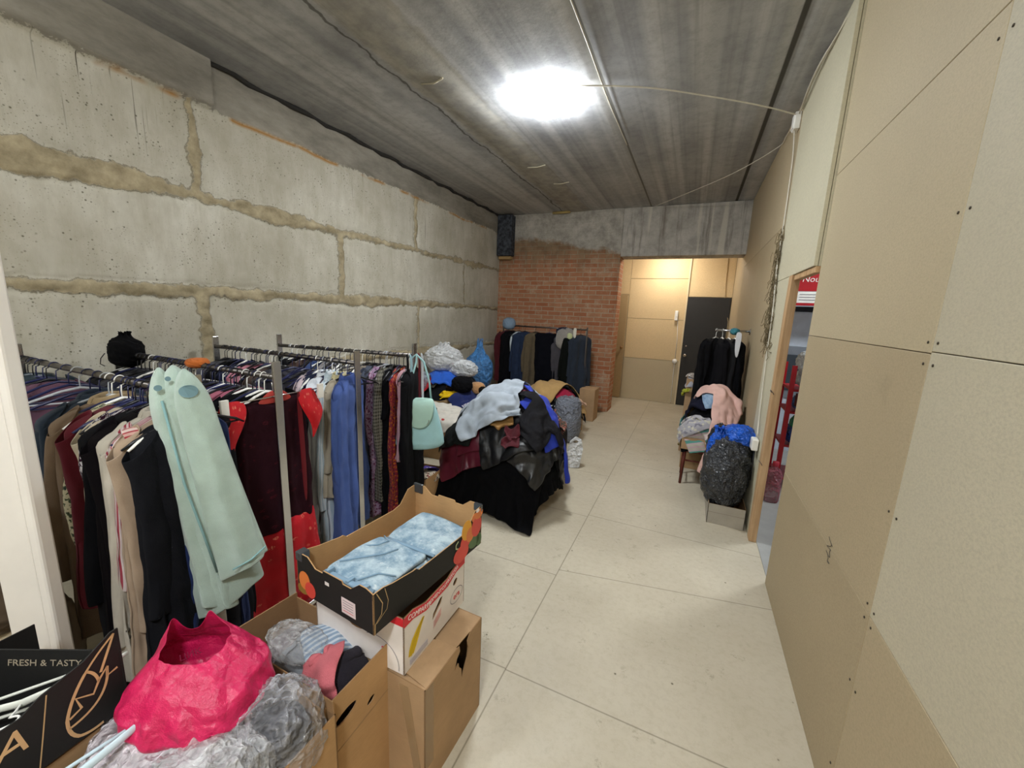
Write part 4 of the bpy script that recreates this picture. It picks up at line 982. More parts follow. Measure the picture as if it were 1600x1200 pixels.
BLKB = plain('black_carton', '1f1e1d', .6, .3, bump=.1); GOLD = plain('gold_print', 'd0aa7c', .5, .3); WCAR = plain('white_carton', 'e4dcd6', .6, .3)
# ---- lowest box of the stack: torn kraft box
W1, D1, H1 = .41, .36, .425
torn = [(.20, .425), (.205, .40), (.185, .385), (.17, .345), (.195, .355), (.20, .335), (.215, .315), (.22, .27), (.255, .33), (.262, .37), (.255, .40), (.275, .425)]
kb, Fk = carton('torn_kraft_box', 'battered kraft box with a torn black hole, lowest of its stack on the floor', (-1.068, .895, 0), -.03, W1, D1, H1, KR, KIN,
    prof={'right': [(0, 0), (D1, 0), (D1, H1)] + torn[::-1] + [(0, H1)]})
for s, ln in (('left', .2), ('right', .17)):
    pass
panel('flap', Fk['front'] @ Matrix.Translation((0, H1, -.001)) @ Matrix.Rotation(math.radians(-91), 4, 'X'), [(.0, 0), (W1, 0), (W1 - .01, .17), (.02, .175)], (), KR, KIN, kb)
panel('flap', Fk['back'] @ Matrix.Translation((0, H1, -.001)) @ Matrix.Rotation(math.radians(-91), 4, 'X'), [(.0, 0), (W1, 0), (W1 - .02, .172), (.01, .17)], (), KR, KIN, kb)
panel('flap', Fk['right'] @ Matrix.Translation((0, H1, -.004)) @ Matrix.Rotation(math.radians(-83), 4, 'X'), [(.01, 0), (.19, 0), (.18, .08), (.15, .12), (.02, .14)], (), KR, KIN, kb)
TAPE = plain('clear_tape', 'b99b74', .12, .6, Alpha=.35)
flatpoly('tape', Fk['front'], [(.17, H1), (.205, H1), (.20, .12), (.165, .12)], TAPE, kb); flatpoly('tape', Fk['front'], [(.3, H1 - .02), (.34, H1 - .02), (.40, .06), (.37, .04)], TAPE, kb)
flatpoly('tape', Fk['right'], [(0, .1), (.045, .1), (.045, H1), (0, H1)], TAPE, kb)
bag('black_cloth', 'black crumpled fabric bulging inside the torn hole of the lowest kraft box', 'cloth', (-.775, 1.10, .15), (.10, .085, .125), cloth('17181c', wr=1, rough=.5), 4)
# ---- white banana carton above it
W2, D2, H2 = .40, .385, .215
redp = [(0, H2 - .035), (0, H2), (.05, H2), (.12, H2 - .025), (.26, H2 - .025), (.33, H2), (D2, H2), (D2, H2 - .035), (.32, H2 - .035), (.26, H2 - .058), (.12, H2 - .058), (.05, H2 - .035)]
pr_ = [(0, 0), (D2, 0), (D2, H2), (.33, H2), (.26, H2 - .025), (.12, H2 - .025), (.05, H2), (0, H2)]
bb, Fb = carton('banana_carton', 'white and red printed fruit carton between the black tray and the kraft box', (-1.148, .885, H1 + .012), .01, W2, D2, H2, WCAR, KIN,
    prof={'right': pr_}, holes={'right': [oval(.075, .115, .016, .011, rot=.5), [(.16, .085), (.215, .12), (.225, .14), (.21, .142), (.165, .108)], oval(.315, .14, .016, .011, rot=.5)], 'front': [oval(.2, .12, .04, .016)]})
flatpoly('red_band', Fb['right'], redp, INKR, bb); flatpoly('red_band', Fb['front'], [(0, H2 - .03), (W2, H2 - .03), (W2, H2), (0, H2)], INKR, bb)
text_mesh('COMPARTE', .026, 'lettering', INKW, bb, up(Fb['right'], .085, H2 - .032, .0018) @ Matrix.Rotation(-.28, 4, 'Z'), .0003)
text_mesh('MOMENTOS', .022, 'lettering', INKW, bb, up(Fb['right'], .185, H2 - .0415, .0018), .0003)
text_mesh('FRESCOS', .022, 'lettering', INKW, bb, up(Fb['right'], .29, H2 - .028, .0018) @ Matrix.Rotation(.3, 4, 'Z'), .0003)
YEL = plain('banana_yellow', 'e2bf1e', .5); 
for a, o_ in ((0, 0), (.010, .002), (-.009, .004)):
    pts = [(.035 + a, .045 + o_), (.045 + a, .07), (.058 + a, .095), (.08 + a * .6, .122), (.105 + a * .3, .145)]
    stroke('banana_print', Fb['right'], pts, [.010, .022, .024, .017, .007], YEL, bb, .001 + abs(a) * .02)
    stroke('banana_outline', Fb['right'], pts, .0016, plain('ochre_ink', '9a7a18', .6), bb, .0016)
stroke('logo_outline', Fb['right'], oval(.325, .075, .045, .03, 24), .0022, INKG, bb, closed=True)
text_mesh('era', .036, 'logo', INKR, bb, up(Fb['right'], .325, .075), .0003)
flatpoly('barcode_panel', Fb['right'], [(.03, .012), (.13, .012), (.13, .034), (.03, .034)], plain('grey_print', 'c0bcc6', .6), bb)
flatpoly('small_print', Fb['right'], [(.165, .045), (.215, .07), (.215, .1), (.165, .075)], plain('pink_print', 'dcc0bc', .6), bb)
for q in range(4): stroke('text_line', Fb['right'], [(.17, .052 + q * .007), (.21, .072 + q * .007)], .0014, INKR, bb, .0018)
stroke('logo_arc', Fb['front'], [(W2 - .12 + .1 * math.sin(a), .02 + .09 * math.cos(a)) for a in np.arange(-.4, 1.7, .15)], .0022, INKG, bb)
text_mesh('a', .05, 'logo', INKR, bb, up(Fb['front'], W2 - .085, .07), .0003)
# ---- black printed tray with jeans
W3, D3 = .375, .585; HB, HC_ = .105, .15
zt = H1 + .012 + H2 + .004
def endp(w_): return [(0, 0), (w_, 0), (w_, HC_ - .01), (w_ - .03, HC_), (w_ - .06, HC_), (w_ - .1, HC_ - .03), (w_ / 2 + .05, HC_ - .03), (w_ / 2 + .045, HC_ - .02), (w_ / 2 - .045, HC_ - .02), (w_ / 2 - .05, HC_ - .03), (.1, HC_ - .03), (.06, HC_), (.03, HC_), (0, HC_ - .01)]
sidep = [(0, 0), (D3, 0), (D3, HC_ + .025), (D3 - .05, HC_ + .02), (D3 - .10, HC_ - .035), (D3 - .14, HB), (.20, HB), (.185, HB + .012), (.17, HB + .012), (.08, HC_ - .02), (.04, HC_ - .01), (0, HC_ - .01)]
sidel = [(D3 - x, y) for x, y in sidep][::-1]
tr, Ft = carton('black_fruit_tray', 'black printed fruit tray holding pale jeans, topmost of the stack', (-1.155, .825, zt), -.085, W3, D3, HB, BLKB, KR3,
    prof={'front': endp(W3), 'back': [(x, y + .03 if y > .1 else y) for x, y in endp(W3)], 'right': sidep, 'left': sidel}, holes={'right': [], 'front': []})
for k, x0, x1 in (('front', .235, .33),):
    flatpoly('sticker', Ft[k], [(.23, .02), (.295, .02), (.295, .075), (.23, .075)], plain('label_paper', 'd8c6c6', .6), tr)
    for q in range(5): stroke('sticker_line', Ft[k], [(.237, .03 + q * .009), (.285, .03 + q * .009)], .002, INKG if q else INKR, tr, .0016)
    flatpoly('tab', Ft[k], [(.15, .085), (.17, .085), (.17, .097), (.15, .097)], WCAR, tr)
stroke('edge_line', Ft['right'], [(.012, HC_ - .012), (.035, .09), (.03, .055), (.005, .035), (.003, .0)], .003, plain('kraft_edge', 'c2a274', .7), tr)
stroke('edge_line', Ft['right'], [(.045, HC_ - .015), (.058, .085), (.052, .058), (.01, .035)], .002, plain('kraft_edge', 'c2a274', .7), tr)
# peppers printed on the far corner, some standing out past the edge of the card
PR = plain('pepper_red', 'd2473c', .4); PY = plain('pepper_yellow', 'e0a02c', .4); PO = plain('pepper_orange', 'd97a3c', .4); GRN = plain('leaf_green', '57714a', .5)
for (cx, cy, a, b_, m_) in ((.44, .03, .05, .036, PR), (.47, .07, .036, .03, PR), (.475, .115, .034, .042, PY), (.50, .085, .028, .032, PO), (.545, .10, .036, .045, PR), (.56, .15, .03, .022, PO), (.535, .145, .025, .02, PO)):
    flatpoly('pepper_print', Ft['right'], oval(cx, cy, a, b_, 18), m_, tr, .0008 + abs(cx) * .002, .0006)
for (cx, cy, a, b_) in ((.53, .04, .04, .03), (.565, .03, .02, .03)): flatpoly('leaf_print', Ft['right'], oval(cx, cy, a, b_), GRN, tr, .0012)
stroke('stem_print', Ft['right'], [(.42, .095), (.405, .085), (.405, .07), (.42, .062)], .006, plain('pale_green', 'b7c295', .5), tr, .002)
flatpoly('flower_print', Ft['right'], oval(.55, .168, .012, .008), INKW, tr, .003)
for (cx, cy, a, b_, m_) in ((.04, .055, .03, .035, PO), (.07, .03, .028, .03, PR), (.03, .02, .03, .02, plain('dull_gold', '8a6a2c', .5))): flatpoly('pepper_print', Ft['front'], oval(cx, cy, a, b_), m_, tr, .001 + cx * .01)
TAPEB = plain('silver_tape', '3b3e42', .15, .7, bump=.4, bs=40)
b = B(); b.box(W3 - .035, W3 + .003, D3 - .012, D3 + .003, HC_ + .0, HC_ + .032); b.build('tape', TAPEB, tr, bevel=.003)
b = B(); b.box(-.003, .05, D3 - .01, D3 + .003, HC_ - .01, HC_ + .034); b.build('tape', TAPEB, tr, bevel=.003)
b = B(); b.box(-.003, .03, -.003, .03, HC_ - .03, HC_ + .002); b.build('tape', TAPEB, tr, bevel=.003)
DEN = cloth('7f9db4', 'denim', 'c3d6de', 'e2e9ea', rough=.85, wr=.6)
DENS = cloth('5f7f9c', 'denim', '9fb9c8', 'c9d6da', rough=.85)
def folded(name, label, cat, loc, rz, w_, d_, h_, m, layers=3, seed=1, group=None, extra=None):
    t_ = thing(name, label, cat, loc, rz, group)
    hh = h_ / layers
    for L_ in range(layers):
        ny, nu = 26, 40; v = np.linspace(0, 1, ny); th = np.linspace(0, 2 * PI, nu, endpoint=False); T, Vv = np.meshgrid(th, v)
        c, s = np.cos(T), np.sin(T); e = np.clip(np.sin(PI * np.clip(Vv, .004, .996)) * 6, 0, 1) ** .5
        jit = .008 * vnoise(Vv * 4 + L_, T * 0 + seed, seed + L_)
        x = (w_ / 2 - .006 * L_) * np.sign(c) * np.abs(c) ** .35 * (.9 + .1 * e) + jit
        y = (Vv - .5) * (d_ - .01 * L_) + .006 * vnoise(x * 12, T, seed + 4)
        z = hh * (L_ + .5) + hh * .55 * np.sign(s) * np.abs(s) ** .6 * e + .006 * fbm(x * 12 + seed, y * 12, seed + L_, 3) + .004 * np.sin(x * 40 + y * 20) * (s > 0)
        tube_obj('fold', np.stack([x, y, z], -1), np.stack([x + T * .01, y], -1), m, t_, solid=0)
    return t_
# tray-space to world
Mt = Matrix.Translation((-1.155, .825, zt)) @ Matrix.Rotation(-.085, 4, 'Z')
p = Mt @ Vector((.205, .17, .012)); j1 = folded('folded_jeans', 'pale washed jeans folded with waistband towards the camera in the black tray', 'jeans', p, -.085, .27, .27, .085, DEN, 3, 2)
B().tube([(-.115, -.125, .072), (-.06, -.137, .086), (.04, -.137, .09), (.115, -.12, .08)], .012, 8, flat=.5).build('waistband', DENS, j1)
B().tube([(-.10, -.08, .088), (-.05, -.03, .094), (.0, .03, .092), (.02, .08, .09)], .003, 6).build('fly_seam', DENS, j1)
B().tube([(.04, -.12, .096), (.07, -.06, .095), (.12, -.03, .085)], .003, 6).build('pocket_seam', DENS, j1)
B().tube([(-.12, .03, .08), (-.06, .06, .092), (-.05, .1, .09), (-.1, .125, .08)], .003, 6).build('pocket_seam', DENS, j1)
for x in (-.08, .02, .09): B().box(x - .007, x + .007, -.146, -.118, .066, .1).build('belt_loop', DENS, j1, bevel=.002)
p = Mt @ Vector((.225, .43, .012)); j2 = folded('folded_jeans', 'pale washed jeans folded flat at the far end of the black tray', 'jeans', p, -.06, .28, .25, .075, DEN, 2, 9)
B().tube([(-.12, -.12, .066), (0, -.13, .078), (.12, -.12, .07)], .009, 8, flat=.5).build('rolled_edge', DENS, j2)
# ---- open kraft box full of wrapped clothes, left of the stack
W4, D4, H4 = .52, .245, .50
ob, Fo = carton('open_kraft_box', 'open kraft box with oval hand holes, full of wrapped clothes and a coral garment', (-1.36, .70, 0), -.10, W4, D4, H4, KR3, KIN,
    holes={'right': [oval(.075, .415, .042, .017, rot=.25), oval(.17, .375, .017, .010, rot=.6)]}, prof={'right': [(0, 0), (D4, 0), (D4, H4 + .03), (0, H4)], 'back': [(0, 0), (W4, 0), (W4, H4 - .02), (W4 / 2, H4), (0, H4 + .03)]})
flatpoly('fold_shade', Fo['right'], [(0, .30), (.0, .303), (D4, .353), (D4, .35)], KR2, ob)
def in_box(name, label, loc, rz, W_, D_, H_): pass
F4 = Field(-1.5, -.7, .60, 1.05, .014); F4.box(-1.33, -.85, .72, .92, .36)
F4.blob(-1.1, .82, .24, .12, .43)
c_, s_ = math.cos(-.10), math.sin(-.10)
for i, (knd, w_, h_, cx, cy, ro, f, nm, lb, ct) in enumerate((
        ('rect', .42, .26, -1.13, .84, .2, cloth('6a5f64', 'floral', '9b9298', '3c3238'), 'patterned_blouse', 'grey mauve patterned blouse crumpled in the open kraft box', 'blouse'),
        ('rect', .30, .20, -1.08, .80, .5, cloth('8e9298', wr=1), 'grey_garment', 'pale grey garment under clear wrap in the open kraft box', 'garment'),
        ('rect', .24, .16, -1.03, .83, -.4, cloth('8ea4bd', 'stripe_v', 'c9d4de'), 'blue_shirt', 'light blue striped shirt peeping beside the coral garment', 'shirt'),
        ('rect', .20, .17, -.93, .82, .2, cloth('2b2730', 'spots', 'd8d2d0', sc=2), 'black_garment', 'black garment with white dashes beside the coral garment', 'garment'),
        ('rect', .15, .20, -.965, .77, .35, cloth('d4727a', wr=.5), 'coral_garment', 'coral pink garment on top in the open kraft box', 'garment'))):
    drape(F4, knd, w_, h_, cx, cy, ro, f, nm, lb, ct, crum=.85, s=.012, steps=36, z0=.02, seed=i + 40, th=.005, solid=.004, amp=.01, wrinkle=.012)
bag('clear_wrap', 'clear crumpled plastic wrap over the clothes in the open kraft box', 'plastic wrap', (-1.14, .80, .44), (.13, .07, .035), film('e0dedc', .12, .12), 8, fine=.05)
# ---- box nearest the camera with bags
W5, D5, H5 = .56, .46, .495
nb, Fn = carton('kraft_box', 'large open kraft box nearest the camera, filled with clear plastic bags', (-1.375, .215, 0), -.02, W5, D5, H5, KR3, KIN, flaps=(('back', .035, 6),))
F5 = .36
bag('grey_clothes_bag', 'clear bag of grey and black clothes inside the nearest kraft box', 'bag', (-1.06, .42, F5 - .06), (.25, .19, .12), cloth('5c5550', 'floral', '8d8784', '35302e'), 11)
bag('clear_bag', 'clear plastic bag of dark clothes bulging at the right of the pink bag', 'bag', (-.90, .56, F5 - .02), (.10, .115, .14), film('dcdbe0', .1, .22), 13, fine=.05, cr=.14)
bag('dark_bundle', 'dark grey clothes seen inside the clear bulging bag', 'clothes', (-.915, .555, F5 - .02), (.075, .085, .105), cloth('2c2c32', wr=1), 14)
bag('clear_bag', 'crumpled milky clear plastic bag at the front of the nearest kraft box', 'bag', (-.93, .38, F5 + .02), (.13, .15, .11), film('e4e4e4', .1, .45), 17, fine=.06, cr=.18)
bag('clear_bag', 'shiny clear plastic bag low in the corner of the nearest kraft box', 'bag', (-1.05, .29, F5 + .02), (.14, .12, .08), film('dcd9d8', .08, .3), 19, fine=.06, cr=.18)
bag('white_bag', 'translucent white plastic bag lying under the pink bag', 'bag', (-1.10, .42, F5 + .075), (.20, .17, .075), film('f0e6ec', .25, .85), 23, fine=.05, cr=.16)
# pink carrier bag with open mouth
def open_bag(name, label, loc, rz, r, h, m, seed, horns=(1.0, 2.3), hh=.07, tilt=(0, 0), inner=None):
    nz, nu = 46, 96; tt = np.linspace(0, 1, nz); th = np.linspace(0, 2 * PI, nu, endpoint=False); T, U = np.meshgrid(th, tt)
    c, s = np.cos(T), np.sin(T)
    rad = np.interp(tt, [0, .05, .3, .6, .8, 1], [.15, .75, 1.02, .95, .7, .46])[:, None]
    sq = 1 / (np.abs(c) ** 3.2 + np.abs(s) ** 3.2) ** (1 / 3.2)
    cre = .07 * (1 - 2 * np.abs(vnoise(c * 2.2 + seed, s * 2.2 + U * 2.5, seed))) + .035 * (1 - 2 * np.abs(vnoise(c * 5 + seed, s * 5 + U * 6, seed + 2))) + .012 * fbm(c * 9, s * 9 + U * 12, seed + 5, 3)
    rr = rad * (.85 * sq + .1 + cre)
    hz = sum(np.exp(-(((T - a + PI) % (2 * PI) - PI) / .30) ** 2) for a in horns) * hh
    z = h * U ** .9 + hz * np.clip((U - .55) / .45, 0, 1) ** 1.3 + .012 * fbm(T * 1.5, U * 5, seed, 3)
    x = r[0] * rr * c + tilt[0] * U; y = r[1] * rr * s + tilt[1] * U
    P = np.stack([x, y, z], -1)
    o = tube_obj(name, P, np.stack([T * .2, U * h], -1), m, None, solid=.0012, sub=1)
    o.location = loc; o.rotation_euler.z = rz; tag(o, label, 'bag'); return o
def pink_film():
    n = N('pink_film'); v = n.co(); g = n.noise(v, 14, 6, .7); k = n.noise(v, 60, 4, .7)
    col = n.mix(n.ramp(g, .35, .65), srgb('b80f48'), srgb('d02059'))
    e = n.ramp(n.vor(v, 13, 'DISTANCE_TO_EDGE'), 0, .3); n.bump(n.math('ADD', g, n.math('ADD', n.math('MULTIPLY', k, .1), n.math('MULTIPLY', e, .4))), .5, .02); 
    return n.fin(col, .38, .5, Subsurface_Weight=.0, Transmission_Weight=.0)
pb = open_bag('pink_bag', 'bright pink plastic carrier bag with open mouth, lying on the bags nearest the camera', (-1.09, .475, F5 + .17), .5, (.165, .135), .19, pink_film(), 5, horns=(1.5, 2.7), hh=.06, tilt=(-.03, .05))
B().tube([(-.04, .06, .05), (.03, .02, .12), (.06, -.02, .1)], .03, 8).build('inner_fold', pink_film(), pb)
text_mesh('ЦИК', .022, 'lettering', plain('dark_pink_ink', '6e0a30', .5), pb, frame((-.02, .015, .19), (.9, .5, .1), (-.2, .2, .8)), .0004)
# ---- black "FRESH & TASTY" carton at the left edge
FX, FY, FZ = -1.235, .385, .565
sup, _ = carton('kraft_box', 'kraft box standing under the black lettered carton at the left edge', (-1.635, -.135, 0), .10, .41, .50, .555, KR2, KIN, flaps=(('left', .1, 40),))
B().box(.006, .404, .006, .494, .548, .553).build('lid', KR2, sup)
fp = [(0, 0), (.5, 0), (.5, .235), (.485, .235), (.43, .20), (.355, .18), (.345, .175), (.32, .158), (.15, .15), (0, .15)]
fb = [(0, 0), (.42, 0), (.42, .145), (0, .165)]
fr, Ff = carton('black_carton', 'black fruit carton with gold leaf emblem and FRESH & TASTY lettering at the left edge', (-1.638, -.139, FZ), .10, .42, .5, .11, BLKB, BLKB, prof={'right': fp, 'back': [(.0, 0), (.42, 0), (.42, .17), (.0, .17)]}, cat='box')
text_mesh('VKA', .085, 'lettering', GOLD, fr, up(Ff['right'], .245, .105), .0004, shear=.25, xs=.95)
Rb = Matrix.Translation((.42, .5, 0)) @ Matrix.Rotation(.36, 4, 'Z') @ Matrix.Translation((-.42, -.5, 0))
for ch in fr.children:
    if ch.name.startswith('side_panel') and abs(sum(v.co.y for v in ch.data.vertices) / len(ch.data.vertices) - .5) < .01: ch.data.transform(Rb)
Fi = Rb @ frame((0, .496, 0), (1, 0, 0), (0, 0, 1))
text_mesh('FRESH & TASTY', .027, 'lettering', plain('dim_gold', 'a79a86', .6), fr, up(Fi, .225, .132, .0012), .0003, shear=.2)
R_ = Ff['right']
def arc(p0, p1, p2, n=14): return [((1 - t) ** 2 * p0[0] + 2 * t * (1 - t) * p1[0] + t * t * p2[0], (1 - t) ** 2 * p0[1] + 2 * t * (1 - t) * p1[1] + t * t * p2[1]) for t in np.linspace(0, 1, n)]
stroke('emblem', R_, arc((.49, .228), (.405, .165), (.385, .075)) + arc((.385, .075), (.382, .035), (.40, .015), 6)[1:] + arc((.40, .015), (.418, .002), (.445, .006), 6)[1:], [.005] * 6 + [.007] * 30, GOLD, fr)
stroke('emblem', R_, arc((.386, .052), (.452, .055), (.466, .125), 12) + [(.468, .15)], .006, GOLD, fr)
stroke('emblem', R_, [(.49, .228), (.478, .20), (.455, .145)], [.004, .006, .006], GOLD, fr)
stroke('emblem', R_, arc((.43, .17), (.447, .155), (.449, .125), 8), .006, GOLD, fr)
stroke('emblem', R_, [(.389, .075), (.412, .085), (.405, .118), (.436, .10), (.450, .128), (.468, .15), (.466, .125), (.487, .13)], .006, GOLD, fr)
stroke('edge_line', R_, [(.362, .175), (.345, .08), (.33, .0)], .0025, plain('kraft_edge', 'c2a274', .7), fr)
bag('grey_bag', 'grey translucent plastic bag inside the black lettered carton', 'bag', (-1.50, .12, FZ + .01), (.09, .09, .085), film('a9b3bb', .2, .75), 31)
PGH = plain('pearl_plastic', 'd5d6cc', .3); PBH = plain('pale_blue_plastic', 'c3d6de', .25)
def big_hanger(label, loc, rx, ry, rz, m, s=1.):
    h = thing('clothes_hanger', label, 'hanger', loc); h.rotation_euler = (rx, ry, rz); h.scale = (s, s, s)
    B().tube([(.021 * math.sin(a), 0, .021 * math.cos(a) + .075) for a in np.arange(-1.5, 3.3, .25)] + [(0, 0, .03), (0, 0, 0)], .0028, 8).build('hook', WHITEP, h)
    B().tube([(-.205, 0, -.085), (-.19, 0, -.066), (-.10, 0, -.03), (0, 0, -.002), (.10, 0, -.03), (.19, 0, -.066), (.205, 0, -.085)], [.006, .009, .010, .011, .010, .009, .006], 10, flat=.6).build('arms', m, h)
    B().tube([(-.19, 0, -.072), (.19, 0, -.072)], .0045, 8).build('bar', m, h)
big_hanger('pearl white plastic hanger lying in the black lettered carton', (-1.36, .20, FZ + .075), 1.45, .05, 1.05, PGH, .85)
big_hanger('second pearl hanger lying in the black carton with its hook over the corner', (-1.38, .25, FZ + .10), 1.4, -.05, 1.0, PGH, .85)
big_hanger('pale blue plastic hanger lying in front of the black carton at the bottom edge', (-1.125, .175, .60), 1.35, -.2, 1.22, PBH)
B().tube([(-1.0, .31, .63), (-1.06, .20, .60), (-1.12, .1, .57)], .0022, 6).build('wire_rod', CHROME)
tag(bpy.data.objects['wire_rod'], 'thin metal rod lying in front of the pink bag', 'rod')
# ---- white post of a door frame between camera and racks
po = thing('white_post', 'tall white plastic door post with a groove, standing left of the racks', 'post', (-1.865, .41, 0), .47)
WP = plain('white_pvc', 'e8e2da', .35, .4, var=.03)
B().box(-.075, .04, -.02, .02, 0, 2.35).build('wide_profile', WP, po, bevel=.004); B().box(.043, .075, -.025, .02, 0, 2.35).build('narrow_profile', WP, po, bevel=.008)
for i, (z, c, lb) in enumerate(((.95, 'a59a84', 'beige crumpled cloth'), (.68, '5a4c3c', 'dark brown crumpled cloth'), (.5, 'b5a68c', 'sand coloured cloth bundle'))):
    bag('cloth_bundle', lb + ' piled behind the white post at the left edge', 'cloth', (-2.28, .36 + .04 * i, z - .28 if i < 2 else .0), (.2, .16, .17 if i < 2 else .24), cloth(c, wr=1), 50 + i)
# ================================================================== HEAPS OF CLOTHES
# ---- black covered heap in the middle
for i, (x0, y0, h, lb) in enumerate(((-1.83, 2.80, .56, 'kraft box supporting the left half of the black covered heap'), (-1.42, 2.80, .56, 'kraft box supporting the middle of the black covered heap'), (-1.40, 3.24, .50, 'kraft box supporting the far side of the black covered heap'), (-1.85, 3.24, .5, 'kraft box supporting the far left side of the black covered heap'))):
    B().box(0, .38, 0, .41, 0, h).build('kraft_box', KR, loc=(x0, y0, 0), bevel=.004); 
for o in [o for o in COL.objects if o.name.startswith('kraft_box') and o.type == 'MESH' and o.parent is None]:
    o['category'] = 'box'
    o['label'] = {(-1.83, 2.8): 'kraft box under the near left corner of the black covered heap', (-1.42, 2.8): 'kraft box under the near right part of the black covered heap', (-1.4, 3.24): 'kraft box under the far right part of the black covered heap', (-1.85, 3.24): 'kraft box under the far left part of the black covered heap'}[(round(o.location.x, 2), round(o.location.y, 2))]
F = Field(-2.35, -.45, 2.3, 4.1)
F.box(-1.83, -1.04, 2.80, 3.65, .56); F.blob(-1.5, 3.27, .40, .40, .86); F.blob(-1.35, 3.05, .46, .33, .74, 3)
def D(F, k, w_, h_, x, y, ro, f, nm, lb, ct, **kw):
    D.s += 1
    kw.setdefault('seed', D.s)
    return drape(F, k, w_, h_, x, y, ro, f, nm, lb, ct, **kw)
D.s = 100
BL = cloth('08080b'); LEA = plain('black_leather', '18191b', .33, .5, bump=.5, bs=30)
D(F, 'rect', 1.0, 1.15, -1.62, 2.90, .05, BL, 'black_cloth', 'black cloth hanging to the floor at the near left of the middle heap', 'cloth', crum=.92)
D(F, 'rect', .95, 1.15, -1.12, 2.98, -.25, BL, 'black_cloth', 'black cloth spreading onto the floor at the near right of the middle heap', 'cloth', crum=.92)
D(F, 'rect', 1.15, 1.35, -1.42, 2.86, .03, BL, 'black_cloth', 'black cloth across the whole front of the middle heap, reaching the floor', 'cloth', crum=.95)
D(F, 'rect', .95, .9, -1.12, 3.35, -1.4, cloth('101014', wr=.6, rough=.6), 'black_coat', 'black coat whose sleeve slides off the right side of the middle heap', 'coat', crum=.85)
D(F, 'rect', .7, .6, -1.35, 3.4, .3, cloth('3a2c30'), 'brown_garment', 'dark brown garment low on the far side of the middle heap', 'garment')
D(F, 'shirt', 1.15, .8, -1.70, 2.84, .08, plain('maroon_leather', '5c1a2a', .4, .45, bump=.35, bs=20), 'maroon_leather_coat', 'maroon leather coat hanging over the near left edge of the middle heap', 'coat', crum=.9)
D(F, 'rect', .42, .42, -1.52, 2.80, .2, plain('maroon_leather', '5c1a2a', .4, .45, bump=.35, bs=20), 'maroon_leather_skirt', 'maroon leather skirt beside the maroon coat', 'skirt', crum=.95)
D(F, 'shirt', 1.0, .7, -1.70, 2.92, -.3, cloth('1c1f1e'), 'black_trousers', 'black garment between the pale shirt and the maroon leather coat', 'garment', crum=.85)
D(F, 'shirt', .85, .62, -1.0, 2.84, -.15, LEA, 'leather_jacket', 'black leather jacket sliding down the near right of the middle heap', 'jacket', crum=.8, crease=.028)
D(F, 'rect', .55, .6, -1.28, 2.80, .5, plain('black_leather_matt', '141416', .45, .4, bump=.5, bs=30), 'leather_skirt', 'crumpled black leather garment low at the front of the middle heap', 'garment', crum=.75)
D(F, 'rect', .4, .35, -1.12, 3.1, .2, cloth('2e2f33'), 'grey_garment', 'charcoal garment at the right shoulder of the middle heap', 'garment', crum=.75)
D(F, 'rect', .24, .34, -1.36, 2.85, .4, plain('gold_cloth', 'a8804c', .35, .5, .3, bump=.6, bs=25), 'gold_scarf', 'shiny gold cloth beside the blue jacket on the middle heap', 'cloth', crum=.75)
D(F, 'shirt', 1.15, .34, -1.02, 2.98, -.35, cloth('2338a8', rough=.6, wr=.4), 'blue_jacket', 'royal blue jacket arching over the black padded jacket', 'jacket', crum=.85)
D(F, 'shirt', .75, .42, -1.06, 2.86, -.25, cloth('17161a', wr=1, rough=.45), 'padded_jacket', 'black padded jacket lying inside the arch of the royal blue jacket', 'jacket', crum=.75)
D(F, 'rect', .2, .34, -1.17, 2.82, .1, cloth('571722', wr=.5, rough=.5), 'wine_red_jacket', 'wine red leather jacket sleeve hanging at the front of the middle heap', 'jacket', crum=.8)
D(F, 'shirt', 1.3, .78, -1.50, 2.98, .36, cloth('a8b1bb', wr=.7, rough=.7), 'grey_shirt', 'light grey crumpled shirt spread over the top of the middle heap', 'shirt', crum=.88, z0=.08, crease=.034)
D(F, 'rect', .3, .22, -1.08, 3.36, .4, cloth('2a3428', 'floral', 'b4564a', 'd6cdbb'), 'floral_scarf', 'dark green floral scarf at the far right of the middle heap', 'scarf', crum=.75)
# ---- heap by the left wall
for i, (x0, y0, h, lb) in enumerate(((-3.28, 3.95, .5, 'kraft box under the colourful heap by the wall, near the corner'), (-2.78, 3.95, .5, 'kraft box under the colourful heap, right of another box'), (-3.1, 3.45, .42, 'kraft box under the white and red top'), (-2.6, 3.45, .42, 'kraft box under the white and red top, on its right'), (-3.25, 4.6, .55, 'kraft box under the blue bag by the wall'), (-2.75, 4.6, .55, 'kraft box under the blue bag, away from the wall'))):
    o = B().box(0, .47, 0, .45, 0, h).build('carton', KR2, loc=(x0, y0, 0), bevel=.004); tag(o, lb, 'box')
F = Field(-3.34, -1.9, 3.2, 5.4); F.lim = (-3.33, 9)
F.box(-3.3, -2.3, 3.95, 5.05, .5).box(-3.1, -2.1, 3.45, 3.9, .42).box(-3.25, -2.28, 4.6, 5.05, .55); F.blob(-2.8, 4.35, .55, .55, .76)
D(F, 'shirt', .9, .7, -2.5, 3.72, .4, cloth('6a5a44'), 'khaki_garment', 'khaki garment under the white and red top by the wall heap', 'garment')
D(F, 'shirt', .9, .7, -2.9, 4.1, .4, cloth('14151a'), 'black_jumper', 'black jumper at the base of the heap by the concrete wall', 'jumper')
D(F, 'shirt', .9, .7, -2.6, 4.35, 1.4, cloth('5c594f'), 'olive_garment', 'olive grey garment low at the right of the heap by the wall', 'garment')
D(F, 'rect', .7, .5, -3.0, 4.3, .1, cloth('1b6a4a'), 'green_garment', 'green garment beside the red one at the left of the wall heap', 'garment')
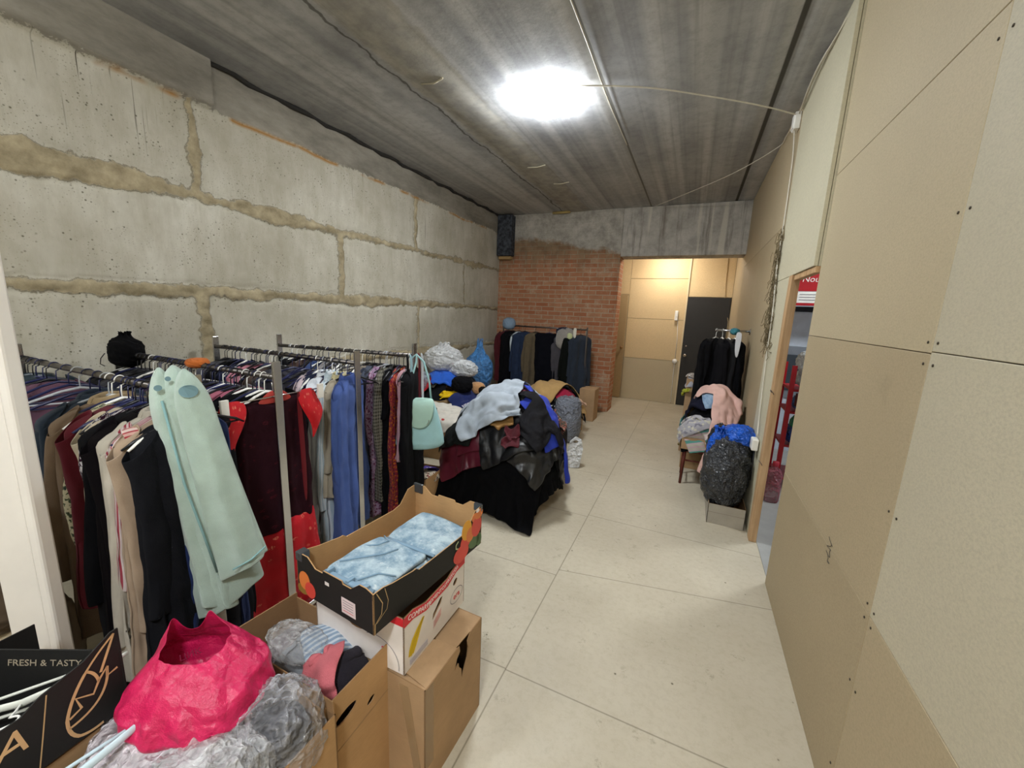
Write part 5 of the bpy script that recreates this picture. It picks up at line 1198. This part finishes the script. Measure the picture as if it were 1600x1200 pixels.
D(F, 'rect', .5, .4, -3.05, 4.12, .5, cloth('c0202c'), 'red_garment', 'red garment at the left of the wall heap above the green one', 'garment')
D(F, 'shirt', .8, .55, -2.85, 4.22, .7, cloth('2b5fc4', wr=1), 'blue_garment', 'bright blue wrapped garment at the left of the wall heap', 'garment')
D(F, 'rect', .55, .4, -2.65, 3.98, .2, cloth('7a6242'), 'brown_garment', 'tan brown garment under the yellow one on the wall heap', 'garment')
D(F, 'tee', .5, .38, -2.62, 4.05, .4, cloth('e0b812'), 'yellow_garment', 'bright yellow garment in the middle of the wall heap', 'garment')
D(F, 'shirt', .62, .5, -2.44, 4.1, -.3, cloth('1f2a5c', wr=.5), 'navy_garment', 'navy garment right of the yellow one on the wall heap', 'garment')
D(F, 'rect', .5, .35, -2.3, 4.35, .1, cloth('b01f2e'), 'crimson_garment', 'crimson garment at the right edge of the wall heap', 'garment')
D(F, 'rect', .7, .5, -2.45, 4.55, .15, cloth('22242b', wr=.5), 'dark_garment', 'dark slate garment under the brown and black toy on the wall heap', 'garment')
D(F, 'shirt', 1.0, .7, -2.38, 3.68, .35, cloth('ded8cd', 'spots', 'b23a38', sc=1.1, wr=.4), 'spotted_top', 'white top with scattered red motifs behind the mint handbag', 'top', crum=.88, z0=.07)
D(F, 'rect', .35, .3, -2.30, 4.02, .2, cloth('c8c2cc', 'print', '5a5a80', '8a8aa0'), 'printed_scarf', 'pale printed cloth behind the light grey shirt', 'cloth')
zt_ = lambda x, y: float(F.at(np.array([x]), np.array([y]))[0][0])
def bg(name, lb, ct, x, y, r, m, sd, F=F, **kw):
    o = bag(name, lb, ct, (x, y, zt_(x, y) - .03 if F is None else float(F.at(np.array([x]), np.array([y]))[0][0]) - .03), r, m, sd, **kw); return o
WB = film('f6f8fa', .3, .95, name='white_film'); BB = film('3f86c8', .3, .95)
bg('white_bag', 'large white plastic bag with dark print on top of the wall heap', 'bag', -2.92, 4.3, (.25, .2, .15), WB, 61, neck=(.06, .06))
bg('white_bag', 'white rumpled bag in front of the blue bag on the wall heap', 'bag', -2.66, 4.35, (.21, .15, .11), WB, 62)
bg('blue_bag', 'sky blue tied plastic bag standing on the wall heap', 'bag', -2.60, 4.68, (.19, .16, .24), BB, 63, neck=(.17, .035))
bg('black_cloth', 'black knitted bundle on the wall heap above the yellow garment', 'cloth', -2.52, 4.12, (.13, .10, .10), cloth('0c0c0f'), 64)
ty = bg('plush_toy', 'light brown and black plush lying right of the black bundle on the wall heap', 'plush toy', -2.40, 4.3, (.10, .08, .075), cloth('b98a5c', sheen=.5), 65, cr=.06)
bag('dark_patch', None, None, (.085, -.03, .02), (.05, .045, .045), cloth('17130f'), 66, parent=ty, cr=.05)
bg('grey_bundle', 'pale grey printed cloth bundle behind the white bags', 'cloth', -2.95, 4.72, (.2, .15, .13), cloth('9a969c', 'floral', '6a2a35', '3a3a52'), 67)
bg('clear_bag', 'clear bag at the left end of the wall heap beside the rack', 'bag', -3.1, 4.05, (.14, .14, .12), film('c3ccda', .2, .6), 68)
# kraft box with patterned linen between racks and middle heap
lb_, _ = carton('kraft_box', 'small kraft box on the floor right of the racks with patterned clothes in it', (-2.12, 2.42, 0), .1, .30, .30, .28, KR3, KIN)
F2 = Field(-2.3, -1.6, 2.3, 3.0); F2.box(-2.10, -1.84, 2.45, 2.70, .24)
D(F2, 'rect', .34, .34, -1.97, 2.58, .2, cloth('c8baa4', 'floral', '4a3f38', '8a2a2a'), 'patterned_blouse', 'cream and black patterned blouse on the small kraft box right of the racks', 'blouse', crum=.7, s=.02)
D(F2, 'rect', .22, .26, -1.93, 2.66, .5, cloth('4b3a8a', 'spots', 'd8d2e0', sc=2), 'purple_scarf', 'purple scarf with white stars beside the maroon leather coat', 'scarf', crum=.7, s=.02)
# ---- heap in front of the brick wall
for x0, y0, h, lb in ((-2.15, 4.85, .34, 'carton under the near left of the heap at the brick wall'), (-1.72, 5.05, .34, 'carton under the near right of the heap at the brick wall'), (-2.1, 5.35, .36, 'carton under the far side of the heap at the brick wall')):
    tag(B().box(0, .42, 0, .40, 0, h).build('carton', KR2, loc=(x0, y0, 0), bevel=.004), lb, 'box')
F = Field(-2.6, -.9, 4.4, 6.0); F.box(-2.15, -1.32, 4.9, 5.75, .34); F.blob(-1.72, 5.2, .48, .45, .64)
D(F, 'shirt', .9, .7, -1.95, 5.1, .3, cloth('121215'), 'black_garment', 'black garment at the left base of the heap at the brick wall', 'garment')
D(F, 'shirt', .9, .7, -1.6, 5.15, -.4, cloth('17171a', 'print', '17171a', 'c9c9c9', sc=1.5), 'black_printed_top', 'black top with white letters at the front of the heap at the brick wall', 'top')
D(F, 'rect', .5, .45, -2.0, 4.98, .4, cloth('7a2230', 'check', '2a1518', 'c0555a'), 'red_check_shirt', 'dark red checked shirt at the left of the heap at the brick wall', 'shirt')
D(F, 'rect', .4, .35, -1.86, 4.95, .8, cloth('6f6257', 'print', '3d3833', '94877b'), 'brown_fur_garment', 'mottled brown garment beside the dark red checked shirt', 'garment')
D(F, 'rect', .5, .4, -1.42, 5.05, -.5, cloth('a81f42'), 'crimson_garment', 'crimson garment at the right edge of the heap at the brick wall', 'garment')
D(F, 'shirt', .8, .6, -1.5, 5.3, -.7, cloth('1c2024'), 'charcoal_jacket', 'charcoal jacket under the right end of the tan jacket', 'jacket')
D(F, 'rect', .35, .3, -1.72, 5.0, -.2, cloth('d3c21d'), 'yellow_lined_garment', 'yellow garment edge peeping below the tan jacket', 'garment')
D(F, 'shirt', 1.2, .75, -1.72, 5.15, -.38, cloth('b8945f', wr=.5, rough=.7), 'tan_jacket', 'tan jacket spread over the top of the heap at the brick wall', 'jacket', crum=.88)
D(F, 'rect', .25, .22, -1.38, 5.2, -.5, cloth('c9a48c'), 'pink_beige_garment', 'pinkish beige cloth at the right end of the tan jacket', 'garment')
# grey and clear bags on the floor in front
gb = film('7b808c', .2, 1.)
bag('grey_bag', 'stout grey plastic bag standing on the floor by the aisle, wrapped tightly', 'bag', (-1.36, 4.86, 0), (.175, .175, .29), gb, 71, fine=.03, pw=.35, cr=.06)
bag('clear_bag', 'clear plastic bag of pale clothes left of the stout grey bag', 'bag', (-1.66, 4.62, 0), (.16, .15, .27), film('b4b2b8', .2, .8), 72, fine=.04, pw=.5)
wb2 = thing('white_carrier_bag', 'small white carrier bag with cut-out handle standing on the floor right of the middle heap', 'bag', (-1.0, 3.98, 0), .3)
panel('body', frame((-.09, 0, 0), (1, 0, .1), (0, .15, 1)), [(0, 0), (.14, .0), (.17, .2), (.15, .30), (.085, .335), (.03, .29), (.0, .18)], [oval(.088, .28, .028, .016)], WB, WB, wb2, .03)
tag(B().box(0, .24, 0, .30, 0, .50).build('tall_kraft_box', KR, loc=(-1.50, 5.95, 0), bevel=.004), 'tall kraft box on the floor at the right foot of the brick wall rack', 'box')
# ---- rack against the brick wall
tb = thing('clothes_rack', 'clothes rack standing against the brick wall, loaded with dark coats', 'clothes rack')
B().tube([(-2.95, 6.15, 1.40), (-1.50, 6.15, 1.40)], .0135, 10).build('rail', DARKMETAL, tb)
for x in (-2.95, -1.50):
    B().box(x - .01, x + .01, 6.14, 6.16, .04, 1.44).build('post', DARKMETAL, tb); B().box(x - .02, x + .02, 5.95, 6.36, 0, .04).build('foot', DARKMETAL, tb)
def GB(x, kind, label, cat, L, W_, D_, f, rz, **kw):
    pos = (x, 6.15, 1.395); garment(kind, label, cat, pos, rz, L, W_, D_, f, **kw); hanger(pos, rz, random.choice(HCOL), 'the rack at the brick wall')
GB(-2.86, 'red_dark_jacket', 'dark red jacket at the left end of the brick wall rack', 'jacket', .85, .22, .06, cloth('4a151c'), 1.0, sl=.6)
GB(-2.78, 'black_coat', 'black coat below the dark red jacket on the brick wall rack', 'coat', 1.1, .22, .07, BLK, 1.1, sl=.62)
GB(-2.66, 'white_sleeved_top', 'narrow white garment strip left of the navy coat on the brick wall rack', 'top', .62, .14, .03, cloth('c9d2d6'), 1.15, sl=.5)
GB(-2.55, 'navy_coat', 'navy padded coat left of the olive one on the brick wall rack', 'coat', 1.05, .22, .08, cloth('1c2b46', wr=.8, rough=.6), .8, sl=.62)
GB(-2.36, 'olive_coat', 'olive brown coat left of the wide black coat on the brick wall rack', 'coat', .92, .2, .07, cloth('5f5340', wr=.7), .9, sl=.6)
GB(-2.12, 'black_coat', 'wide black coat in the middle of the brick wall rack, facing the room', 'coat', 1.15, .25, .10, cloth('0b0c14'), .1, sl=.0, drop=.03, neck=.2)
gf = (-1.86, 6.15, 1.395)
GB(-1.86, 'fur_collar_coat', 'dark grey coat with big pale grey fur collar on the brick wall rack', 'coat', 1.0, .18, .06, cloth('4a474c'), .5, sl=.55)
bag('fur_collar', None, None, (0, 0, 0), (.15, .08, .17), cloth('8f8a84', 'print', 'a8a49c', '6a665f', sheen=.6, wr=1), 81, parent=[o for o in COL.objects if o.name.startswith('fur_collar_coat')][0]).location = (0, -.09, -.33)
GB(-1.72, 'black_green_coat', 'black coat with pale green flower collar on the brick wall rack', 'coat', 1.1, .2, .07, cloth('0f1210'), .9, sl=.62)
GB(-1.60, 'blue_grey_coat', 'dark blue grey quilted coat at the right end of the brick wall rack', 'coat', .92, .2, .06, cloth('2a323f', wr=.8), .9, sl=.6)
sc1 = sheet('pale_scarf', [[(-.03, 0, 0), (.03, 0, 0)], [(-.025, -.03, -.06), (.03, -.03, -.06)], [(-.02, -.03, -.17), (.035, -.03, -.17)]], cloth('d8d4c6'), None); sc1.location = (-1.66, 6.03, 1.43); tag(sc1, 'cream scarf over the right end of the brick wall rack', 'scarf')
sc2 = bag('cloth_hat', 'pale grey blue cloth hat on top of the left end of the brick wall rack', 'hat', (-2.84, 6.13, 1.33), (.11, .10, .10), cloth('7f93a8'), 83, cr=.08)
sc3 = bag('navy_scarf', 'navy scarf bundled on the rail right of the wide black coat', 'scarf', (-1.87, 6.10, 1.28), (.12, .09, .07), cloth('1b2036'), 84)
sc4 = bag('flower_brooch', 'pale green cloth flower on the rail of the brick wall rack', 'flower', (-1.74, 6.02, 1.24), (.045, .03, .05), cloth('b9bf92'), 85)
# ================================================================== RIGHT-HAND SIDE
st = thing('wooden_stool', 'red-brown wooden stool carrying a kraft box on the right of the aisle', 'stool', (.045, 4.14, 0))
MAH = mat_wood('6b3226', '45190f')
B().box(-.01, .34, -.01, .33, .345, .37).build('seat', MAH, st, bevel=.004)
for x in (0, .30):
    for y in (0, .29): B().tube([(x + .015 - .01, y + .015, 0), (x + .015, y + .015, .345)], [.013, .018], 4).build('leg', MAH, st)
for y in (.015, .305): B().tube([(.015, y, .25), (.315, y, .25)], .009, 6).build('rung', MAH, st)
for x in (.015, .315): B().tube([(x, .015, .12), (x, .305, .12)], .008, 6).build('rung', MAH, st)
kb1 = tag(B().box(0, .46, 0, .40, 0, .125).build('flat_kraft_box', KR, loc=(.02, 4.12, .372), bevel=.004), 'low kraft box lying on the wooden stool', 'box')
B().box(.13, .17, -.0015, 0, .05, .09).build('label', WHITEP, kb1)
tag(B().box(0, .50, 0, .55, 0, .47).build('kraft_box', KR2, loc=(.03, 4.62, 0), bevel=.004), 'kraft box behind the stool under the clothes heap', 'box')
o = tag(B().box(0, .27, 0, .42, 0, .92).build('tall_kraft_box', KR, loc=(.0, 5.22, 0), bevel=.005), 'tall kraft box beside the black door, pale clothes on top', 'box')
for o_ in COL.objects:
    if o_.name.startswith('kraft_box') and o_.type == 'MESH' and o_.parent is None and o_.get('label') is None: o_['label'] = 'kraft box'
pb_, _ = carton('pale_box', 'pale grey carton on the floor under the black bags beside the door post', (.275, 3.42, 0), .0, .27, .42, .17, plain('pale_card', 'aaa395', .7), KIN)
stroke('box_crease', frame((0, 0, 0), (1, 0, 0), (0, 0, 1)), [(0, .1), (.27, .1)], .003, plain('crease', '857e70', .8), pb_)
F = Field(-.35, .60, 3.3, 5.75); F.lim = (-9, .525)
F.box(.03, .50, 4.14, 4.5, .50).box(.03, .54, 4.6, 5.15, .50).box(0, .27, 5.22, 5.64, .92); F.blob(.34, 4.62, .34, .46, .98); F.blob(.2, 4.4, .25, .25, .68)
D(F, 'rect', .55, .55, .22, 4.3, .1, BL, 'black_garment', 'black garment hanging over the low kraft box on the stool', 'garment', crum=.85)
D(F, 'shirt', .8, .6, .15, 4.85, .4, cloth('7a6a32'), 'olive_garment', 'olive yellow garment left of the navy jumper on the right heap', 'garment')
D(F, 'rect', .35, .3, .12, 4.8, .4, cloth('2f6a6a', 'print', 'd3d3cf', '14303a'), 'teal_garment', 'teal and white garment at the left edge of the right heap', 'garment')
D(F, 'shirt', .75, .55, .18, 4.55, .5, cloth('1b1c2c'), 'navy_jumper', 'dark navy jumper on the right heap beside the pink shirt', 'jumper')
D(F, 'rect', .3, .25, .24, 4.34, .2, cloth('a52838'), 'red_garment', 'strip of red cloth left of the pink shirt on the right heap', 'garment')
D(F, 'rect', .42, .42, .2, 4.2, .25, cloth('c4bcae', 'stripe_h', 'c8aeb4', '5d9a8e', wr=.5), 'striped_jumper', 'pale striped knitted jumper at the front of the right heap', 'jumper')
D(F, 'rect', .42, .46, .12, 4.26, -.2, cloth('a9a6ac', 'print', 'c9c4b0', '7f7d88', wr=.5), 'grey_camouflage_top', 'grey and cream mottled top at the front left of the right heap', 'top')
D(F, 'rect', .25, .28, .27, 4.42, .1, cloth('7d98b8', 'denim', 'a6bccf', '5d7da5'), 'denim_shirt', 'light blue denim shirt tucked left of the pink shirt', 'shirt')
D(F, 'shirt', .85, 1.0, .42, 4.16, .0, cloth('e2b8ac', wr=.8, rough=.75), 'pink_shirt', 'pale pink shirt draped over the front of the right heap', 'shirt', crum=.88, z0=.08, crease=.026)
D(F, 'rect', .35, .45, .16, 5.32, 1.2, cloth('b4b2bb', wr=.5), 'grey_shirt', 'pale grey shirt on the tall kraft box beside the black coats', 'shirt')
D(F, 'rect', .25, .22, .12, 5.30, .3, cloth('9a8f86', 'print', 'd6d3d0', '4a4540'), 'mixed_scarf', 'grey and white scarf on the tall kraft box', 'scarf')
D(F, 'rect', .18, .16, .07, 5.28, .6, cloth('b5b83a', 'print', '2b2b22', '8a8d2c'), 'yellow_green_cloth', 'yellow green cloth on the near corner of the tall kraft box', 'cloth', s=.02)
# black coats hanging from a bar on the right wall
cr_ = thing('wall_coat_bar', 'short chrome bar fixed to the right wall holding black coats', 'coat bar', (XF, 4.98, 1.53))
B().tube([(0, 0, 0), (-.34, 0, 0)], .012, 10).build('bar', CHROME, cr_); B().lathe([(0, 0), (.035, 0), (.035, .008), (0, .008)], n=14, M=Matrix.Rotation(-PI / 2, 4, 'Y')).build('wall_plate', CHROME, cr_)
for i, (x, f, lb, L, wd) in enumerate(((.24, cloth('0e0e11', wr=.6), 'black padded coat nearest the black door on the wall bar', 1.0, .2), (.305, cloth('121114'), 'black coat in the middle of the wall bar', 1.05, .22), (.37, cloth('1a1a1c', rough=.6), 'charcoal leather look coat on the wall bar behind the pink shirt', 1.0, .22), (.43, BLK, 'black coat nearest the wall on the wall bar', 1.05, .2))):
    rz = PI / 2 + .16 + i * .02 if i else PI / 2 - .5
    garment('black_coat', lb, 'coat', (x, 4.98, 1.525), rz, L, wd + .04, .075, f, sl=.64); hanger((x, 4.98, 1.525), rz, WHITEP, 'the wall bar')
o = sheet('white_scarf', [[(-.025, 0, .0), (.025, 0, .0)], [(-.03, -.04, -.05), (.03, -.04, -.05)], [(-.03, -.07, -.18), (.02, -.07, -.18)], [(-.01, -.08, -.27), (.01, -.08, -.27)]], cloth('d9dadd'), None); o.location = (.44, 4.74, 1.53); tag(o, 'white scarf hanging on the black coats near the wall', 'scarf')
o = bag('teal_scarf', 'teal patterned cloth on top of the black coats on the wall bar', 'scarf', (.41, 4.84, 1.49), (.045, .07, .035), cloth('3f7f8a', 'print', '99aabb', '1f3a45'), 91)
# bags in front
BKF = film('26282b', .12, 1., name='black_film'); BKF2 = film('3a3c40', .2, 1., name='grey_black_film'); BLF = film('1a62d8', .2, 1., name='blue_film')
bag('black_bag', 'shiny black bin bag upper of the two in front of the right heap', 'bag', (.45, 3.72, .38), (.13, .16, .17), BKF, 93, fine=.05, cr=.16)
bag('dark_grey_bag', 'large dark grey plastic bag slumped over the pale carton beside the door post', 'bag', (.375, 3.60, .09), (.165, .20, .29), BKF2, 94, fine=.05, cr=.2, pw=.75)
bag('blue_bag', 'bright blue plastic bag lying on the black bin bag', 'bag', (.46, 3.74, .57), (.125, .16, .10), BLF, 95)
bag('blue_bag', 'small tied bright blue bag with ruffled top left of the larger blue bag', 'bag', (.305, 3.72, .43), (.075, .08, .13), BLF, 96, neck=(.05, .05), fine=.06)
bag('black_bag', 'black bag behind the blue bags against the pink shirt', 'bag', (.40, 4.0, .0), (.17, .15, .34), BKF, 97, pw=.5)
# white socket block at the end of the hanging cable
so_ = thing('extension_socket', 'white extension socket hanging by its cable at the door post', 'socket', (.545, 3.5, .70))
B().box(-.03, .015, -.05, .05, -.045, .045).build('housing', WHITEP, so_, bevel=.008); B().tube([(0, 0, -.045), (.005, 0, -.30)], .005, 6).build('plug_lead', BLACKP, so_)
# ---- cables and ceiling box
CAB = plain('white_cable', 'cfc9ba', .5)
jb = thing('junction_box', 'white cable junction box at the top of the right wall', 'junction box', (XF - .022, 3.93, 3.16))
B().box(-.02, .021, -.045, .045, -.06, .06).build('housing', WHITEP, jb, bevel=.006); B().box(-.026, -.018, -.038, .038, -.05, .05).build('cover', WHITEP, jb, bevel=.003)
def cable(pts, lb, r=.0055, m=CAB, nm='cable'):
    # smooth the run
    P = [Vector(p) for p in pts]; out = []
    for i in range(len(P) - 1):
        p0, p1, p2, p3 = P[max(i - 1, 0)], P[i], P[i + 1], P[min(i + 2, len(P) - 1)]
        for t in np.linspace(0, 1, 7, endpoint=False):
            out.append(.5 * ((2 * p1) + (-p0 + p2) * t + (2 * p0 - 5 * p1 + 4 * p2 - p3) * t * t + (-p0 + 3 * p1 - 3 * p2 + p3) * t ** 3))
    out.append(P[-1]); o = B().tube(out, r, 6).build(nm, m); tag(o, lb, 'cable'); return o
cable([(-.95, 3.10, 3.275), (-.5, 3.28, 3.27), (-.05, 3.5, 3.235), (.3, 3.72, 3.215), (.535, 3.9, 3.2)], 'white cable sagging from the ceiling lamp to the junction box')
cable([(.54, 3.93, 3.10), (.556, 3.92, 2.9), (.557, 3.88, 2.6), (.556, 3.86, 2.4), (.553, 3.84, 2.1), (.555, 3.72, 1.7), (.556, 3.68, 1.3), (.555, 3.60, .95), (.552, 3.52, .76)], 'white cable running down the right wall to the extension socket')
cable([(.555, 3.96, 3.2), (.55, 4.4, 3.24), (.53, 4.72, 3.26), (.2, 5.3, 3.24), (-.3, 6.0, 3.25), (-.75, 6.62, 3.27)], 'thin cable strung diagonally under the far ceiling', .004)
cable([(XR - .012, 2.6, 3.285), (XR - .02, 2.95, 3.27), (XF - .015, 3.3, 3.275), (XF - .02, 3.6, 3.26), (XF - .012, 3.85, 3.22)], 'cable bundle along the edge of ceiling and right wall', .009)
cable([(XR - .03, .8, 3.28), (XR - .02, 1.4, 3.285), (XR - .028, 2.0, 3.28), (XR - .02, 2.7, 3.27), (XF - .03, 3.4, 3.25), (XF - .02, 3.88, 3.2)], 'thin twisted cable beside the bundle at the ceiling edge', .005)
cable([(-.79, 1.2, 3.292), (-.79, 2.6, 3.292), (-.80, 3.4, 3.292), (-.79, 4.3, 3.292)], 'white cable laid straight in the ceiling slab joint', .005)
# ragged insulation fibre in the crack of the right wall
b = B(); rnd = random.Random(5)
for k in range(230):
    t = rnd.random() ** .9; z = 2.38 - t * .92; y = 3.86 - .16 * max(0, t - .3) + rnd.gauss(0, .012 + .035 * t); x = XF - .006 - abs(rnd.gauss(0, .012))
    p = Vector((x, y, z)); pts = [p]
    for q in range(5):
        p = p + Vector((rnd.gauss(-.001, .006), rnd.gauss(0, .016 + .006 * t), rnd.gauss(-.012, .02))); p.x = min(p.x, XF - .002); pts.append(p)
    b.tube(pts, .0022, 4, cap=False)
tag(b.build('insulation_fibre', plain('hemp', '7a6c50', .95)), 'ragged brown insulation fibre sticking out of a crack in the right wall', 'insulation', kind='stuff')
# foam blob on the cable, ceiling debris
for (x, y, l) in ((-2.05, 2.7, .2), (-1.95, 4.55, .22), (-1.85, 5.2, .2)):
    B().tube([(x, y, 3.283), (x + l * .5, y + .02, 3.281), (x + l, y - .01, 3.284)], .006, 5).build('mortar_ridge', plain('pale_mortar', 'b3aa93', .9), bpy.data.objects['ceiling'])
B().tube([(-2.35, 6.64, 3.28), (-2.05, 6.64, 3.282)], .02, 6).build('mortar_pat', plain('yellow_mortar', 'b09a62', .9), bpy.data.objects['ceiling'])
# ================================================================== SIDE ROOM THROUGH THE DOORWAY
RED = plain('red_metal', 'a8161f', .4)
sh = thing('red_shelf_rack', 'red metal shelf rack with bags and baskets in the side room', 'shelf', (.93, 4.55, 0))
for x in (0, .62):
    for y in (0, .42): B().box(x - .02, x + .02, y - .012, y + .012, 0, 1.24).build('upright', RED, sh)
for z in (.10, .44, .78, 1.0): B().box(0, .62, 0, .42, z - .012, z + .012).build('shelf_board', RED, sh, bevel=.002)
for i, (x, z, r, c, lb, a) in enumerate(((.10, .46, (.10, .13, .10), '1e3f8a', 'dark blue bag on the second red shelf', 1), (.12, .57, (.09, .12, .09), '2a9a78', 'green bag above the dark blue one on the red shelf', 1),
        (.12, .80, (.10, .13, .08), '2f5aa8', 'blue folded cloth bag on the third red shelf', 1), (.13, 1.02, (.11, .14, .10), 'c8d0d6', 'white clear bag on the top red shelf', .85), (.12, 1.17, (.12, .14, .11), 'dfe4e8', 'large white clear bag over the top of the red shelf', .8))):
    bag('bag', lb, 'bag', (.95 + x, 4.62, z), r, film(c, .25, a, name='shelf_bag'), 110 + i)
bk = thing('red_basket', 'dark red wire basket hanging at the front of the shelf in the side room', 'basket', (.97, 4.40, .86))
B().box(0, .3, 0, .012, 0, .12).box(0, .3, .12, .132, 0, .12).box(0, .012, 0, .13, 0, .12).box(.288, .3, 0, .13, 0, .12).box(0, .3, 0, .13, 0, .008).build('wire_body', plain('dark_red', '4a0c12', .5), bk)
bot = thing('pink_canister', 'translucent pink canister on the side room floor beside the red shelf', 'canister', (.83, 4.15, 0))
B().lathe([(0, 0), (.06, 0), (.068, .02), (.068, .26), (.05, .31), (.022, .33), (.022, .36), (0, .36)], n=20).build('body', film('b0606c', .2, .8), bot); B().lathe([(.026, .345), (.026, .385), (0, .39)], n=14).build('cap', plain('red_cap', 'a02030', .4), bot)
sg = thing('shop_sign', 'red hanging sign with white letters seen through the doorway', 'sign', (1.0, 5.55, 2.0))
B().box(0, .75, 0, .03, 0, .30).build('red_panel', RED, sg); B().box(0, .75, .0, .03, -.13, -.005).build('white_panel', WHITEP, sg); B().box(0, .75, 0, .03, -.16, -.13).build('lower_strip', RED, sg)
text_mesh('Nougat', .09, 'lettering', WHITEP, sg, frame((.06, -.002, .13), (1, 0, 0), (0, 0, 1)), .001, shear=.15, align='LEFT')
for q in range(3): B().box(.06, .5, -.003, 0, -.04 - q * .03, -.034 - q * .03).build('text_line', INKG, sg)
B().tube([(.1, .015, .3), (.1, .015, 1.29)], .004, 6).build('hanging_wire', DARKMETAL, sg); B().tube([(.65, .015, .3), (.65, .015, 1.29)], .004, 6).build('hanging_wire', DARKMETAL, sg)
rf = thing('display_cabinet', 'pale cabinet with dark top strip at the back of the side room', 'cabinet', (1.0, 5.95, 0))
B().box(0, .9, 0, .55, 0, 1.78).build('body', plain('pale_cabinet', 'c3ccd8', .4), rf, bevel=.008); B().box(0, .9, -.01, .55, 1.785, 1.84).build('top_strip', BLACKP, rf)
B().box(.02, .88, -.015, 0, .70, 1.36).build('door', plain('grey_door', '7f868e', .3), rf, bevel=.004); B().box(.06, .38, -.022, -.014, .8, 1.25).build('pane', plain('dark_pane', '3f474d', .2), rf)
# handle and gap
